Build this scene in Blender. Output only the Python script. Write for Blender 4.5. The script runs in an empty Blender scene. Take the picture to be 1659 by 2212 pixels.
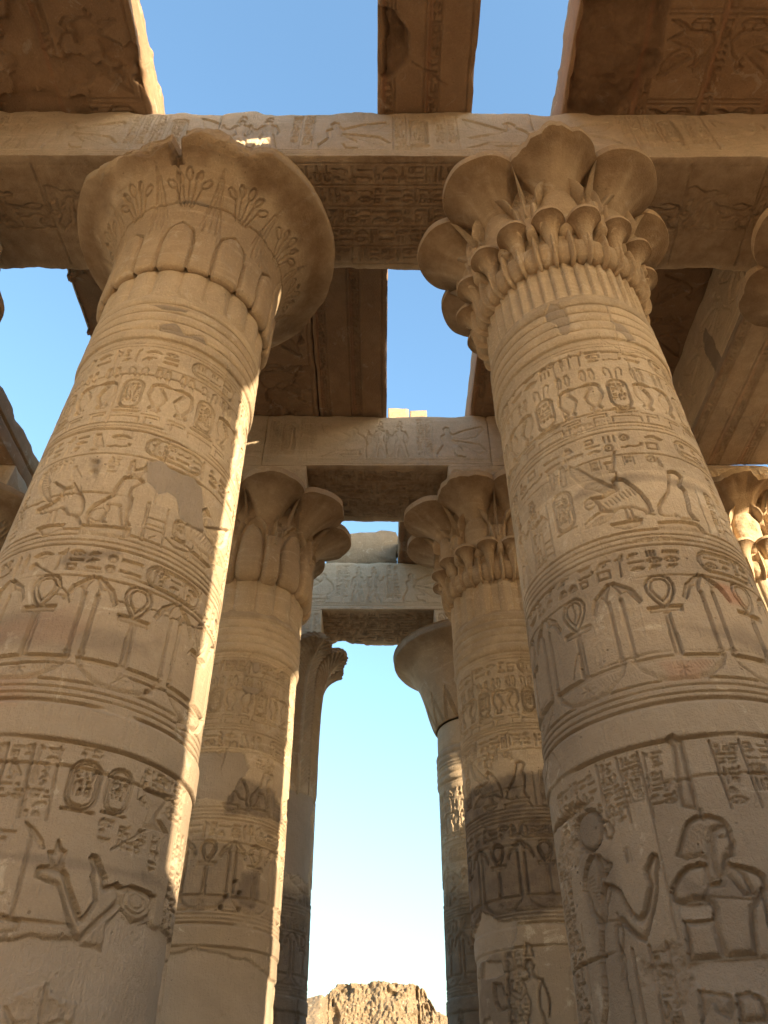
import bpy, math, random
import numpy as np
from math import radians, sin, cos, pi, sqrt, atan2

# ------------------------------------------------------------------ camera, sky, sun, exposure
scene = bpy.context.scene
COL = scene.collection
cam_d = bpy.data.cameras.new("camera"); cam = bpy.data.objects.new("camera", cam_d); COL.objects.link(cam)
cam_d.sensor_fit = 'VERTICAL'; cam_d.sensor_height = 24.0; cam_d.lens = 1619.56 / 2212 * 24.0
cam_d.clip_start = 0.05; cam_d.clip_end = 3000
cam.location = (0, 0, 1.6)
from mathutils import Matrix
cam.matrix_world = (Matrix.Translation((0, 0, 1.6)) @ Matrix.Rotation(radians(-0.317), 4, 'Z')
                    @ Matrix.Rotation(radians(90 + 40.904), 4, 'X') @ Matrix.Rotation(radians(-0.208), 4, 'Z'))
scene.camera = cam

SUN_EL, SUN_AZ = 11.0, -49.5            # azimuth in degrees from +x towards +y: behind the camera, to the right
sdir = (cos(radians(SUN_EL)) * cos(radians(SUN_AZ)), cos(radians(SUN_EL)) * sin(radians(SUN_AZ)), sin(radians(SUN_EL)))
world = bpy.data.worlds.new("World"); scene.world = world; world.use_nodes = True
wn = world.node_tree; bg = wn.nodes['Background']
sky = wn.nodes.new('ShaderNodeTexSky'); sky.sky_type = 'NISHITA'; sky.sun_disc = False
sky.sun_elevation = radians(SUN_EL); sky.sun_rotation = radians(90 - SUN_AZ)
sky.air_density = 1.7; sky.dust_density = 3.0; sky.ozone_density = 3.9; sky.altitude = 100
wn.links.new(sky.outputs[0], bg.inputs[0]); bg.inputs[1].default_value = 0.125
sun_d = bpy.data.lights.new("sun", 'SUN'); sun_d.energy = 3.2; sun_d.angle = radians(0.55); sun_d.color = (1.0, 0.79, 0.51)
sun = bpy.data.objects.new("sun", sun_d); COL.objects.link(sun)
from mathutils import Vector
sun.rotation_euler = Vector(sdir).to_track_quat('Z', 'Y').to_euler()
scene.view_settings.view_transform = 'Standard'; scene.view_settings.look = 'None'
scene.view_settings.exposure = 2.35; scene.view_settings.gamma = 1.0
scene.cycles.max_bounces = 10; scene.cycles.diffuse_bounces = 8

# ------------------------------------------------------------------ helpers
def tag(o, label=None, cat=None, group=None, kind=None):
    if label: o['label'] = label
    if cat: o['category'] = cat
    if group: o['group'] = group
    if kind: o['kind'] = kind
    return o

def empty(name, loc, label, cat, group=None, kind='thing'):
    o = bpy.data.objects.new(name, None); COL.objects.link(o); o.location = loc
    return tag(o, label, cat, group, kind)

def link(name, me, parent=None, loc=None, rz=0.0):
    o = bpy.data.objects.new(name, me); COL.objects.link(o)
    if parent is not None: o.parent = parent
    if loc is not None: o.location = loc
    o.rotation_euler = (0, 0, rz)
    return o

def mesh_np(name, V, quads, tris=None, mats=None, attrs=None, smooth=True):
    V = np.asarray(V, np.float32).reshape(-1, 3)
    quads = np.asarray(quads, np.int32).reshape(-1, 4)
    tris = np.zeros((0, 3), np.int32) if tris is None else np.asarray(tris, np.int32).reshape(-1, 3)
    me = bpy.data.meshes.new(name)
    me.vertices.add(len(V)); me.vertices.foreach_set('co', V.ravel())
    nl = quads.size + tris.size
    me.loops.add(nl); me.loops.foreach_set('vertex_index', np.concatenate([quads.ravel(), tris.ravel()]).astype(np.int32))
    nq, nt = len(quads), len(tris)
    me.polygons.add(nq + nt)
    st = np.concatenate([np.arange(nq) * 4, nq * 4 + np.arange(nt) * 3]).astype(np.int32)
    me.polygons.foreach_set('loop_start', st)
    me.update(calc_edges=True); me.validate()
    if smooth: me.polygons.foreach_set('use_smooth', np.ones(nq + nt, bool))
    if mats is not None: me.materials.append(mats)
    for k, a in (attrs or {}).items():
        at = me.attributes.new(k, 'FLOAT', 'POINT'); at.data.foreach_set('value', np.asarray(a, np.float32).ravel())
    me.update()
    return me

def grid_quads(nr, nc, wrap=False, flip=False):
    r = np.arange(nr - 1)[:, None]; c = np.arange(nc if wrap else nc - 1)[None, :]
    c2 = (c + 1) % nc
    a = r * nc + c; b = r * nc + c2; d = (r + 1) * nc + c; e = (r + 1) * nc + c2
    q = np.stack([a, b, e, d], -1).reshape(-1, 4)
    return q[:, ::-1] if flip else q

def _h(i, j, k, s):
    x = (i * np.uint32(374761393) + j * np.uint32(668265263) + k * np.uint32(2147483647) + np.uint32(s * 974634777 & 0xffffffff))
    x = (x ^ (x >> np.uint32(13))) * np.uint32(1274126177)
    x = x ^ (x >> np.uint32(16))
    return (x & np.uint32(0xffff)).astype(np.float32) / 65535.0

def noise(P, scale=1.0, seed=0):
    P = np.asarray(P, np.float32) * scale + 1000.0
    I = np.floor(P).astype(np.int64); F = P - I; F = F * F * (3 - 2 * F)
    I = I.astype(np.uint32)
    out = np.zeros(P.shape[:-1], np.float32)
    for dx in (0, 1):
        wx = F[..., 0] if dx else 1 - F[..., 0]
        for dy in (0, 1):
            wy = F[..., 1] if dy else 1 - F[..., 1]
            for dz in (0, 1):
                wz = F[..., 2] if dz else 1 - F[..., 2]
                out += wx * wy * wz * _h(I[..., 0] + np.uint32(dx), I[..., 1] + np.uint32(dy), I[..., 2] + np.uint32(dz), seed)
    return out * 2 - 1

def fbm(P, scale=1.0, oct=3, seed=0):
    o = 0; a = 1.0; t = 0
    for i in range(oct):
        o = o + a * noise(P, scale * 2 ** i, seed + i); t += a; a *= 0.5
    return o / t

def sm(a, b, x):
    t = np.clip((x - a) / (b - a), 0, 1); return t * t * (3 - 2 * t)

# ------------------------------------------------------------------ materials
def stone_mat(name, c1, c2, c3, rough=0.92, grain=0.5, dirt_shade=True, cem=(0.37, 0.30, 0.235), soot_shade=(0.135, 0.105, 0.085), red=(0.42, 0.16, 0.09)):
    m = bpy.data.materials.new(name); m.use_nodes = True
    nt = m.node_tree; N = nt.nodes; L = nt.links
    bs = N['Principled BSDF']; bs.inputs['Roughness'].default_value = rough
    bs.inputs['Specular IOR Level'].default_value = 0.15
    geo = N.new('ShaderNodeNewGeometry')
    def tex(scale, detail=5, rough_=0.6, dist=0.0, vec=None):
        t = N.new('ShaderNodeTexNoise'); t.inputs['Scale'].default_value = scale; t.inputs['Detail'].default_value = detail
        t.inputs['Roughness'].default_value = rough_; t.inputs['Distortion'].default_value = dist
        L.new(vec if vec is not None else geo.outputs['Position'], t.inputs['Vector']); return t
    def ramp(inp, a, b):
        r = N.new('ShaderNodeMapRange'); r.interpolation_type = 'SMOOTHSTEP'
        r.inputs[1].default_value = a; r.inputs[2].default_value = b; L.new(inp, r.inputs[0]); return r.outputs[0]
    def mix(f, a, b, mode='MIX'):
        x = N.new('ShaderNodeMix'); x.data_type = 'RGBA'; x.blend_type = mode
        if isinstance(f, float): x.inputs[0].default_value = f
        else: L.new(f, x.inputs[0])
        for v, i in ((a, 6), (b, 7)):
            if isinstance(v, tuple): x.inputs[i].default_value = (*v, 1)
            else: L.new(v, x.inputs[i])
        return x.outputs[2]
    def math_(op, a, b):
        x = N.new('ShaderNodeMath'); x.operation = op
        for v, i in ((a, 0), (b, 1)):
            if isinstance(v, (int, float)): x.inputs[i].default_value = v
            else: L.new(v, x.inputs[i])
        return x.outputs[0]
    def attr(n):
        a = N.new('ShaderNodeAttribute'); a.attribute_name = n; return a.outputs['Fac']
    n1 = tex(0.9, 6, 0.62, 0.3); n2 = tex(5.0, 6, 0.65); n3 = tex(38.0, 4, 0.7)
    mp = N.new('ShaderNodeMapping'); mp.inputs['Scale'].default_value = (1.6, 1.6, 14.0); L.new(geo.outputs['Position'], mp.inputs['Vector'])
    nb = tex(1.0, 5, 0.6, 0.6, mp.outputs[0])          # bedding layers of the sandstone
    c = mix(ramp(n1.outputs[0], 0.36, 0.66), c1, c2)
    c = mix(ramp(nb.outputs[0], 0.52, 0.72), c, c3)
    f2 = ramp(n2.outputs[0], 0.30, 0.72)
    c = mix(math_('MULTIPLY', f2, 0.55), c, tuple(x * 0.72 for x in c1))
    c = mix(math_('MULTIPLY', ramp(n3.outputs[0], 0.48, 0.72), 0.42), c, tuple(min(0.8, x * 1.25) for x in c1))
    # pits: small dark specks of lost grain
    vo = N.new('ShaderNodeTexVoronoi'); vo.inputs['Scale'].default_value = 11.0; L.new(geo.outputs['Position'], vo.inputs['Vector'])
    pit = math_('MULTIPLY', math_('SUBTRACT', 1.0, ramp(vo.outputs['Distance'], 0.05, 0.13)), ramp(tex(2.2, 3).outputs[0], 0.52, 0.62))
    if dirt_shade:
        sep = N.new('ShaderNodeSeparateXYZ'); L.new(geo.outputs['Position'], sep.inputs[0])
        zz = math_('ADD', sep.outputs[2], math_('MULTIPLY', math_('SUBTRACT', n1.outputs[0], 0.5), 2.6))
        low = math_('SUBTRACT', 1.0, ramp(zz, 3.4, 6.0))
        c = mix(math_('MULTIPLY', low, 0.72), c, (0.255, 0.20, 0.152))  # lower shaft darker: dirt and the shadow there, both put into the colour
    pl = ramp(tex(2.6, 8, 0.72, 1.2).outputs[0], 0.57, 0.66)
    c = mix(math_('MULTIPLY', pl, 0.42), c, (0.66, 0.58, 0.47))      # pale crusts left by salt and old whitewash
    gs = ramp(tex(1.7, 7, 0.68, 0.8).outputs[0], 0.56, 0.74)
    c = mix(math_('MULTIPLY', gs, 0.38), c, (0.26, 0.215, 0.17))
    c = mix(math_('MULTIPLY', pit, 0.6), c, (0.13, 0.09, 0.06))
    soot_shade_m = math_('MULTIPLY', attr('soot'), math_('ADD', 0.68, math_('MULTIPLY', ramp(n2.outputs[0], 0.3, 0.7), 0.32)))  # stains, plus shade painted under lips and beams
    c = mix(soot_shade_m, c, soot_shade)
    c = mix(math_('MULTIPLY', attr('red'), 0.75), c, red)
    cemc = mix(ramp(n1.outputs[0], 0.35, 0.65), cem, tuple(x * 0.8 for x in cem))
    cemc = mix(math_('MULTIPLY', n3.outputs[0], 0.2), cemc, tuple(x * 1.3 for x in cem))
    c = mix(attr('cem'), c, cemc)
    L.new(c, bs.inputs['Base Color'])
    b1 = N.new('ShaderNodeBump'); b1.inputs['Strength'].default_value = grain; b1.inputs['Distance'].default_value = 0.034
    hsum = math_('ADD', math_('MULTIPLY', n3.outputs[0], 0.8), math_('ADD', math_('MULTIPLY', n2.outputs[0], 1.0), math_('MULTIPLY', pit, -1.2)))
    mc = N.new('ShaderNodeMapping'); mc.inputs['Scale'].default_value = (52, 52, 7); mc.inputs['Rotation'].default_value = (0.12, 0.1, 0); L.new(geo.outputs['Position'], mc.inputs['Vector'])
    nch = tex(1.0, 3, 0.6, 0.0, mc.outputs[0]); hsum = math_('ADD', hsum, math_('MULTIPLY', nch.outputs[0], 0.7))      # chisel strokes
    n4 = tex(120.0, 3, 0.6); hsum = math_('ADD', hsum, math_('MULTIPLY', n4.outputs[0], 0.35))
    L.new(hsum, b1.inputs['Height']); L.new(b1.outputs[0], bs.inputs['Normal'])
    return m

M_COL = stone_mat('sandstone_column', (0.58, 0.46, 0.33), (0.48, 0.375, 0.265), (0.62, 0.51, 0.38))
M_CAP = stone_mat('sandstone_capital', (0.53, 0.405, 0.275), (0.43, 0.32, 0.215), (0.57, 0.45, 0.32), dirt_shade=False, soot_shade=(0.19, 0.115, 0.062))
M_BEAM = stone_mat('sandstone_beam', (0.66, 0.525, 0.37), (0.58, 0.45, 0.31), (0.70, 0.565, 0.41), dirt_shade=False, soot_shade=(0.21, 0.128, 0.072))
M_ROOF = stone_mat('roof_stone', (0.42, 0.275, 0.165), (0.33, 0.21, 0.125), (0.45, 0.31, 0.195), dirt_shade=False, soot_shade=(0.17, 0.105, 0.065))
M_ROUGH = stone_mat('rough_stone', (0.45, 0.345, 0.235), (0.36, 0.275, 0.185), (0.50, 0.39, 0.28), dirt_shade=False, grain=1.0)
M_MUD = stone_mat('mud_brick', (0.25, 0.19, 0.13), (0.195, 0.15, 0.10), (0.29, 0.23, 0.16), dirt_shade=False, grain=1.0)
M_SAND = stone_mat('sand_ground', (0.50, 0.385, 0.25), (0.44, 0.335, 0.215), (0.53, 0.41, 0.275), dirt_shade=False, grain=0.6)
M_PAVE = stone_mat('paving_stone', (0.32, 0.25, 0.18), (0.27, 0.21, 0.15), (0.34, 0.27, 0.195), dirt_shade=False, grain=0.6)
# ------------------------------------------------------------------ relief carving on a height field
class Canvas:
    """A height field over (s, z) in metres; negative is cut into the stone."""
    def __init__(self, S, Z):
        self.S = np.asarray(S, np.float32); self.Z = np.asarray(Z, np.float32)
        sh = (len(Z), len(S))
        self.H = np.zeros(sh, np.float32); self.A = {k: np.zeros(sh, np.float32) for k in ('cem', 'soot', 'red')}
        self.smin = min(np.diff(self.S).min() if len(S) > 1 else 1, 1)
    def win(self, a, b, c, d):
        i0, i1 = np.searchsorted(self.Z, c), np.searchsorted(self.Z, d)
        j0, j1 = np.searchsorted(self.S, a), np.searchsorted(self.S, b)
        if i1 - i0 < 1 or j1 - j0 < 1: return None
        X, Y = np.meshgrid(self.S[j0:j1], self.Z[i0:i1])
        return (slice(i0, i1), slice(j0, j1)), X, Y

def d_line(X, Y, pts, closed=False):
    p = list(pts) + ([pts[0]] if closed else [])
    D = np.full(X.shape, 1e9, np.float32)
    for (x0, y0), (x1, y1) in zip(p[:-1], p[1:]):
        dx, dy = x1 - x0, y1 - y0; l2 = dx * dx + dy * dy + 1e-12
        t = np.clip(((X - x0) * dx + (Y - y0) * dy) / l2, 0, 1)
        np.minimum(D, (X - x0 - t * dx) ** 2 + (Y - y0 - t * dy) ** 2, out=D)
    return np.sqrt(D)

def d_poly(X, Y, pts):
    D = d_line(X, Y, pts, True); ins = np.zeros(X.shape, bool)
    n = len(pts)
    for i in range(n):
        x0, y0 = pts[i]; x1, y1 = pts[(i + 1) % n]
        if y0 == y1: continue
        c = ((Y >= y0) != (Y >= y1)) & (X < (x1 - x0) * (Y - y0) / (y1 - y0) + x0)
        ins ^= c
    return np.where(ins, -D, D)

def bbox(pts, m):
    a = np.asarray(pts); return a[:, 0].min() - m, a[:, 0].max() + m, a[:, 1].min() - m, a[:, 1].max() + m

def groove(cv, pts, w=0.012, d=0.014, closed=False):
    g = cv.win(*bbox(pts, w))
    if g is None: return
    sl, X, Y = g; D = d_line(X, Y, pts, closed)
    cv.H[sl] = np.minimum(cv.H[sl], cv.H[sl] * 0.5 - d * (1 - sm(w * 0.35, w * 0.62, D)))

def sunk(cv, pts, D=0.024, w=0.034, keep=0.62):
    """Egyptian sunk relief: a sharp cut outline, the body swelling back up inside it."""
    g = cv.win(*bbox(pts, 0.01))
    if g is None: return
    sl, X, Y = g; f = d_poly(X, Y, pts)
    t = sm(0, w, -f)
    h = np.where(f < 0.003, -D * (1 - keep * t) * sm(0.003, -0.004, f) if False else -D * (1 - keep * t), 0)
    cv.H[sl] = np.where(f < 0.003, np.minimum(cv.H[sl] * 0.3, h), cv.H[sl])

def raised(cv, pts, a=0.03, w=0.05):
    g = cv.win(*bbox(pts, 0.01))
    if g is None: return
    sl, X, Y = g; f = d_poly(X, Y, pts); t = np.clip(-f / w, 0, 1)
    h = a * np.sqrt(np.clip(1 - (1 - t) ** 2, 0, 1))
    cv.H[sl] = np.where(f < 0, np.maximum(cv.H[sl], h), cv.H[sl])

def paint(cv, key, pts, amp=0.03, soft=0.02, val=1.0, sc=9.0, seed=5):
    g = cv.win(*bbox(pts, amp * 2 + soft))
    if g is None: return None
    sl, X, Y = g; f = d_poly(X, Y, pts)
    f = f + amp * fbm(np.stack([X, Y, X * 0 + seed], -1), sc, 4, seed)
    m = val * (1 - sm(-soft, soft, f))
    cv.A[key][sl] = np.maximum(cv.A[key][sl], m)
    return sl, f

def cement(cv, pts, amp=0.025, flat=-0.006, seed=5):
    r = paint(cv, 'cem', pts, amp, 0.006, 1.0, 7.0, seed)
    if r:
        sl, f = r; m = 1 - sm(-0.012, 0.004, f)
        X = cv.H[sl]; cv.H[sl] = X * (1 - m) + m * (flat - .004 + .004 * fbm(np.stack([cv.S[sl[1]][None, :] + 0 * X, cv.Z[sl[0]][:, None] + 0 * X, 0 * X], -1), 9.0, 4, seed)) - .008 * np.exp(-(f / .008) ** 2) * (f > -.02)

def ell(cx, cy, rx, ry, n=18, a0=0, a1=2 * pi):
    return [(cx + rx * cos(a0 + (a1 - a0) * i / n), cy + ry * sin(a0 + (a1 - a0) * i / n)) for i in range(n + (0 if abs(a1 - a0 - 2 * pi) < 1e-6 else 1))]

# signs of the script: primitives in a unit-height box; ('l', pts) a stroke, ('p', pts) a filled shape; first value: width / height
G = {}
G['reed'] = (.34, [('p', [(.1, .3), (.06, .6), (.16, .95), (.28, .8), (.3, .3)]), ('l', [(.17, .3), (.17, 0)])])
G['reeds'] = (.7, [('p', [(.06, .3), (.04, .6), (.14, .98), (.26, .8), (.28, .3)]), ('l', [(.16, .3), (.16, 0)]), ('p', [(.44, .3), (.42, .6), (.52, .98), (.64, .8), (.66, .3)]), ('l', [(.54, .3), (.54, 0)])])
G['stroke'] = (.16, [('l', [(.08, .1), (.08, .9)])])
G['feather'] = (.3, [('p', [(.08, 0), (.05, .6), (.1, .9), (.25, 1), (.28, .85), (.16, .7), (.16, 0)])])
G['ankh'] = (.5, [('l', [(.25, .45), (.12, .62), (.1, .85), (.25, 1), (.4, .85), (.38, .62), (.25, .45), (.25, 0)]), ('l', [(.04, .45), (.46, .45)])])
G['djed'] = (.5, [('p', [(.18, 0), (.2, .6), (.3, .6), (.32, 0)]), ('l', [(.06, .64), (.44, .64)]), ('l', [(.06, .78), (.44, .78)]), ('l', [(.08, .92), (.42, .92)])])
G['was'] = (.4, [('l', [(.15, 0), (.2, .82), (.05, .78)]), ('l', [(.2, .82), (.36, .98), (.3, .72)])])
G['flag'] = (.4, [('l', [(.1, 0), (.1, 1)]), ('p', [(.1, .98), (.36, .9), (.36, .7), (.1, .74)])])
G['bird'] = (.85, [('p', [(.12, .82), (.22, 1), (.36, .97), (.42, .78), (.7, .4), (.85, .12), (.62, .26), (.5, .26), (.36, .22), (.22, .36), (.18, .62)]), ('l', [(.4, .24), (.4, .02), (.26, .02)]), ('l', [(.52, .26), (.52, .02), (.4, .02)])])
G['owl'] = (.7, [('p', [(.1, .98), (.4, 1), (.42, .75), (.6, .4), (.68, .1), (.5, .24), (.26, .2), (.12, .45), (.14, .7)]), ('l', [(.3, .22), (.3, 0), (.14, 0)]), ('l', [(.42, .22), (.42, 0), (.3, 0)])])
G['man'] = (.6, [('p', [(.2, .82), (.2, 1), (.36, 1), (.38, .8), (.46, .6), (.42, .34), (.58, .2), (.58, .02), (.08, .02), (.08, .2), (.2, .4), (.14, .62)]), ('l', [(.2, .6), (.02, .7)])])
G['cobra'] = (.6, [('p', [(.05, .9), (.18, 1), (.3, .9), (.36, .55), (.3, .3), (.56, .22), (.58, .06), (.2, .05), (.14, .3), (.1, .6)])])
G['vase'] = (.36, [('p', [(.1, .95), (.26, .95), (.24, .75), (.34, .5), (.28, .05), (.08, .05), (.02, .5), (.12, .75)])])
G['crook'] = (.34, [('l', [(.12, 0), (.12, .8), (.2, .97), (.3, .88), (.28, .74)])])
G['throne'] = (.5, [('p', [(.04, 0), (.04, 1), (.18, 1), (.18, .4), (.46, .4), (.46, 0)])])
G['house2'] = (.55, [('l', [(.06, .02), (.06, .96), (.48, .96), (.48, .02)]), ('l', [(.26, .04), (.26, .5)])])
G['rope'] = (.34, [('l', [(.06, 1), (.28, .84), (.06, .66), (.28, .5), (.06, .34), (.28, .18), (.1, .02)])])
G['axe'] = (.4, [('l', [(.1, 0), (.1, 1)]), ('l', [(.1, .9), (.36, .8), (.34, .5), (.1, .58)])])
TALL = list(G)
F_ = {}
F_['water'] = (2.4, [('l', [(.05, .4)] + [(.05 + .23 * i / 2, .75 if i % 2 else .3) for i in range(1, 20)])])
F_['mouth'] = (2.2, [('p', [(.05, .5), (.6, .82), (1.1, .92), (1.6, .82), (2.15, .5), (1.6, .2), (1.1, .1), (.6, .2)])])
F_['loaf'] = (1.2, [('p', [(.08, .1), (.12, .5), (.35, .82), (.6, .9), (.85, .82), (1.08, .5), (1.12, .1)])])
F_['disc'] = (1.0, [('l', ell(.5, .5, .4, .4) + [(.9, .5)]), ('p', ell(.5, .5, .14, .14, 8))])
F_['ball'] = (1.0, [('p', ell(.5, .5, .44, .44))])
F_['basket'] = (2.2, [('p', [(.05, .85), (2.15, .85), (1.9, .42), (1.5, .14), (1.1, .06), (.7, .14), (.3, .42)])])
F_['box'] = (1.3, [('l', [(.1, .1), (.1, .9), (1.2, .9), (1.2, .1), (.1, .1)])])
F_['slab'] = (2.2, [('p', [(.08, .28), (.08, .7), (2.1, .7), (2.1, .28)])])
F_['line'] = (2.2, [('l', [(.08, .5), (2.1, .5)])])
F_['viper'] = (2.4, [('l', [(.05, .35), (.4, .3), (.8, .5), (1.3, .35), (1.8, .45), (2.2, .55), (2.3, .85)]), ('l', [(2.2, .6), (2.1, .9)])])
F_['arm'] = (2.2, [('p', [(.05, .7), (.1, .3), (.4, .36), (1.5, .36), (2.1, .28), (2.15, .55), (1.6, .6), (.4, .6)])])
F_['eye'] = (2.0, [('l', [(.05, .5), (.5, .82), (1.0, .9), (1.5, .8), (1.95, .5), (1.5, .2), (1.0, .12), (.5, .2), (.05, .5)]), ('p', ell(1, .5, .24, .24, 8))])
F_['plural'] = (1.5, [('l', [(.25, .1), (.25, .9)]), ('l', [(.75, .1), (.75, .9)]), ('l', [(1.25, .1), (1.25, .9)])])
F_['lasso'] = (1.6, [('l', [(.1, .2), (.5, .75), (.9, .75), (1.0, .4), (.7, .25), (.5, .5), (1.0, .8), (1.5, .7)])])
FLAT = list(F_)

def sign(cv, g, x, y, h, depth, lw):
    asp, pr = g
    win = cv.win(x - lw, x + asp * h + lw, y - lw, y + h + lw)
    if win is None: return
    sl, X, Y = win; f = np.full(X.shape, 1e9, np.float32)
    for k, pts in pr:
        q = [(x + a * h, y + b * h) for a, b in pts]
        f = np.minimum(f, d_poly(X, Y, q) if k == 'p' else d_line(X, Y, q) - lw)
    t = sm(0, 0.02, -f - 0.004)
    h_ = -depth * sm(0.35 * lw, -0.35 * lw, f) if False else -depth * (1 - sm(-0.35 * lw, 0.45 * lw, f)) * (1 - 0.35 * t)
    cv.H[sl] = np.minimum(cv.H[sl], h_)

def group_sign(cv, rnd, x, y, h, depth, lw, maxw=9):
    """One upright group of signs at x in a line of height h; returns its width."""
    r = rnd.random()
    if r < 0.36:
        k = rnd.choice(TALL); w = G[k][0] * h
        if w > maxw: k = 'stroke'; w = G[k][0] * h
        sign(cv, G[k], x, y, h, depth, lw); return w
    n = 2 if r < 0.76 else 3
    hh = h / n * 0.84; wmax = 0
    for i in range(n):
        k = rnd.choice(FLAT); a = F_[k][0]
        s = min(hh, 0.95 * h / a)
        if rnd.random() < 0.3 and a < 1.4:
            sign(cv, F_[k], x, y + h * (i + 0.5) / n - s / 2, s, depth, lw); k2 = rnd.choice(['loaf', 'ball', 'box', 'disc'])
            sign(cv, F_[k2], x + a * s, y + h * (i + 0.5) / n - s / 2, s, depth, lw); wmax = max(wmax, a * s + F_[k2][0] * s)
        else:
            sign(cv, F_[k], x, y + h * (i + 0.5) / n - s / 2, s, depth, lw); wmax = max(wmax, a * s)
    return wmax

def cartouche(cv, rnd, x0, x1, y0, y1, depth, lw, upright):
    r = min(x1 - x0, y1 - y0) * 0.46
    def ring(m):
        a0, a1, b0, b1 = x0 + m, x1 - m, y0 + m, y1 - m; q = r - m; p = []
        for cx, cy, t in ((a1 - q, b1 - q, 0), (a0 + q, b1 - q, 90), (a0 + q, b0 + q, 180), (a1 - q, b0 + q, 270)):
            p += [(cx + q * cos(radians(t + 18 * i)), cy + q * sin(radians(t + 18 * i))) for i in range(6)]
        return p
    groove(cv, ring(0), lw * 2.0, depth, True)
    groove(cv, ring(lw * 2.6), lw * 1.3, depth * 0.8, True)
    m = lw * 4.4
    if min(x1 - x0, y1 - y0) - 2 * m < 0.03: return
    if upright:
        y = y1 - m - r * 0.3; w = x1 - x0 - 2 * m
        groove(cv, [(x0, y0 - lw), (x1, y0 - lw)], lw * 2.2, depth)
        while y - w * 0.55 > y0 + m:
            hh = w * rnd.choice([0.3, 0.36, 0.46])
            x = x0 + m
            while x < x1 - m - 0.25 * hh:
                x += group_sign(cv, rnd, x, y - hh, hh, depth * 0.9, lw * 0.75, x1 - m - x) + 0.012
            y -= hh * 1.18
    else:
        groove(cv, [(x1 + lw, y0), (x1 + lw, y1)], lw * 2.2, depth)
        x = x0 + m + r * 0.2; hh = y1 - y0 - 2 * m
        while x < x1 - m - 0.3 * hh:
            x += group_sign(cv, rnd, x, y0 + m, hh, depth * 0.9, lw * 0.8, x1 - m - x) + 0.014

def text_line(cv, rnd, x0, x1, y0, y1, depth=0.016, lw=0.008, skip=()):
    h = (y1 - y0) * 0.86; y = y0 + (y1 - y0) * 0.07; x = x0
    while x < x1:
        hit = [b for a, b in skip if a - 0.45 * h < x < b]
        if hit: x = hit[0] + 0.03; continue
        x += group_sign(cv, rnd, x, y, h, depth, lw) + 0.10 * h

def text_column(cv, rnd, x0, x1, y0, y1, depth=0.016, lw=0.008):
    w = max(x1 - x0, 0.03); y = y1
    while y - w * 0.5 > y0:
        hh = w * rnd.choice([0.45, 0.6, 0.8, 0.95]); x = x0 + 0.06 * w
        while x < x1 - 0.22 * hh:
            x += group_sign(cv, rnd, x, y - hh, hh, depth, lw, x1 - x) + 0.08 * w
        y -= hh * 1.14

def xf(pts, dx=0, dz=0, sx=1, sz=1, c=(0, 0)):
    return [(c[0] + (x - c[0]) * sx + dx, c[1] + (z - c[1]) * sz + dz) for x, z in pts]

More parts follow.
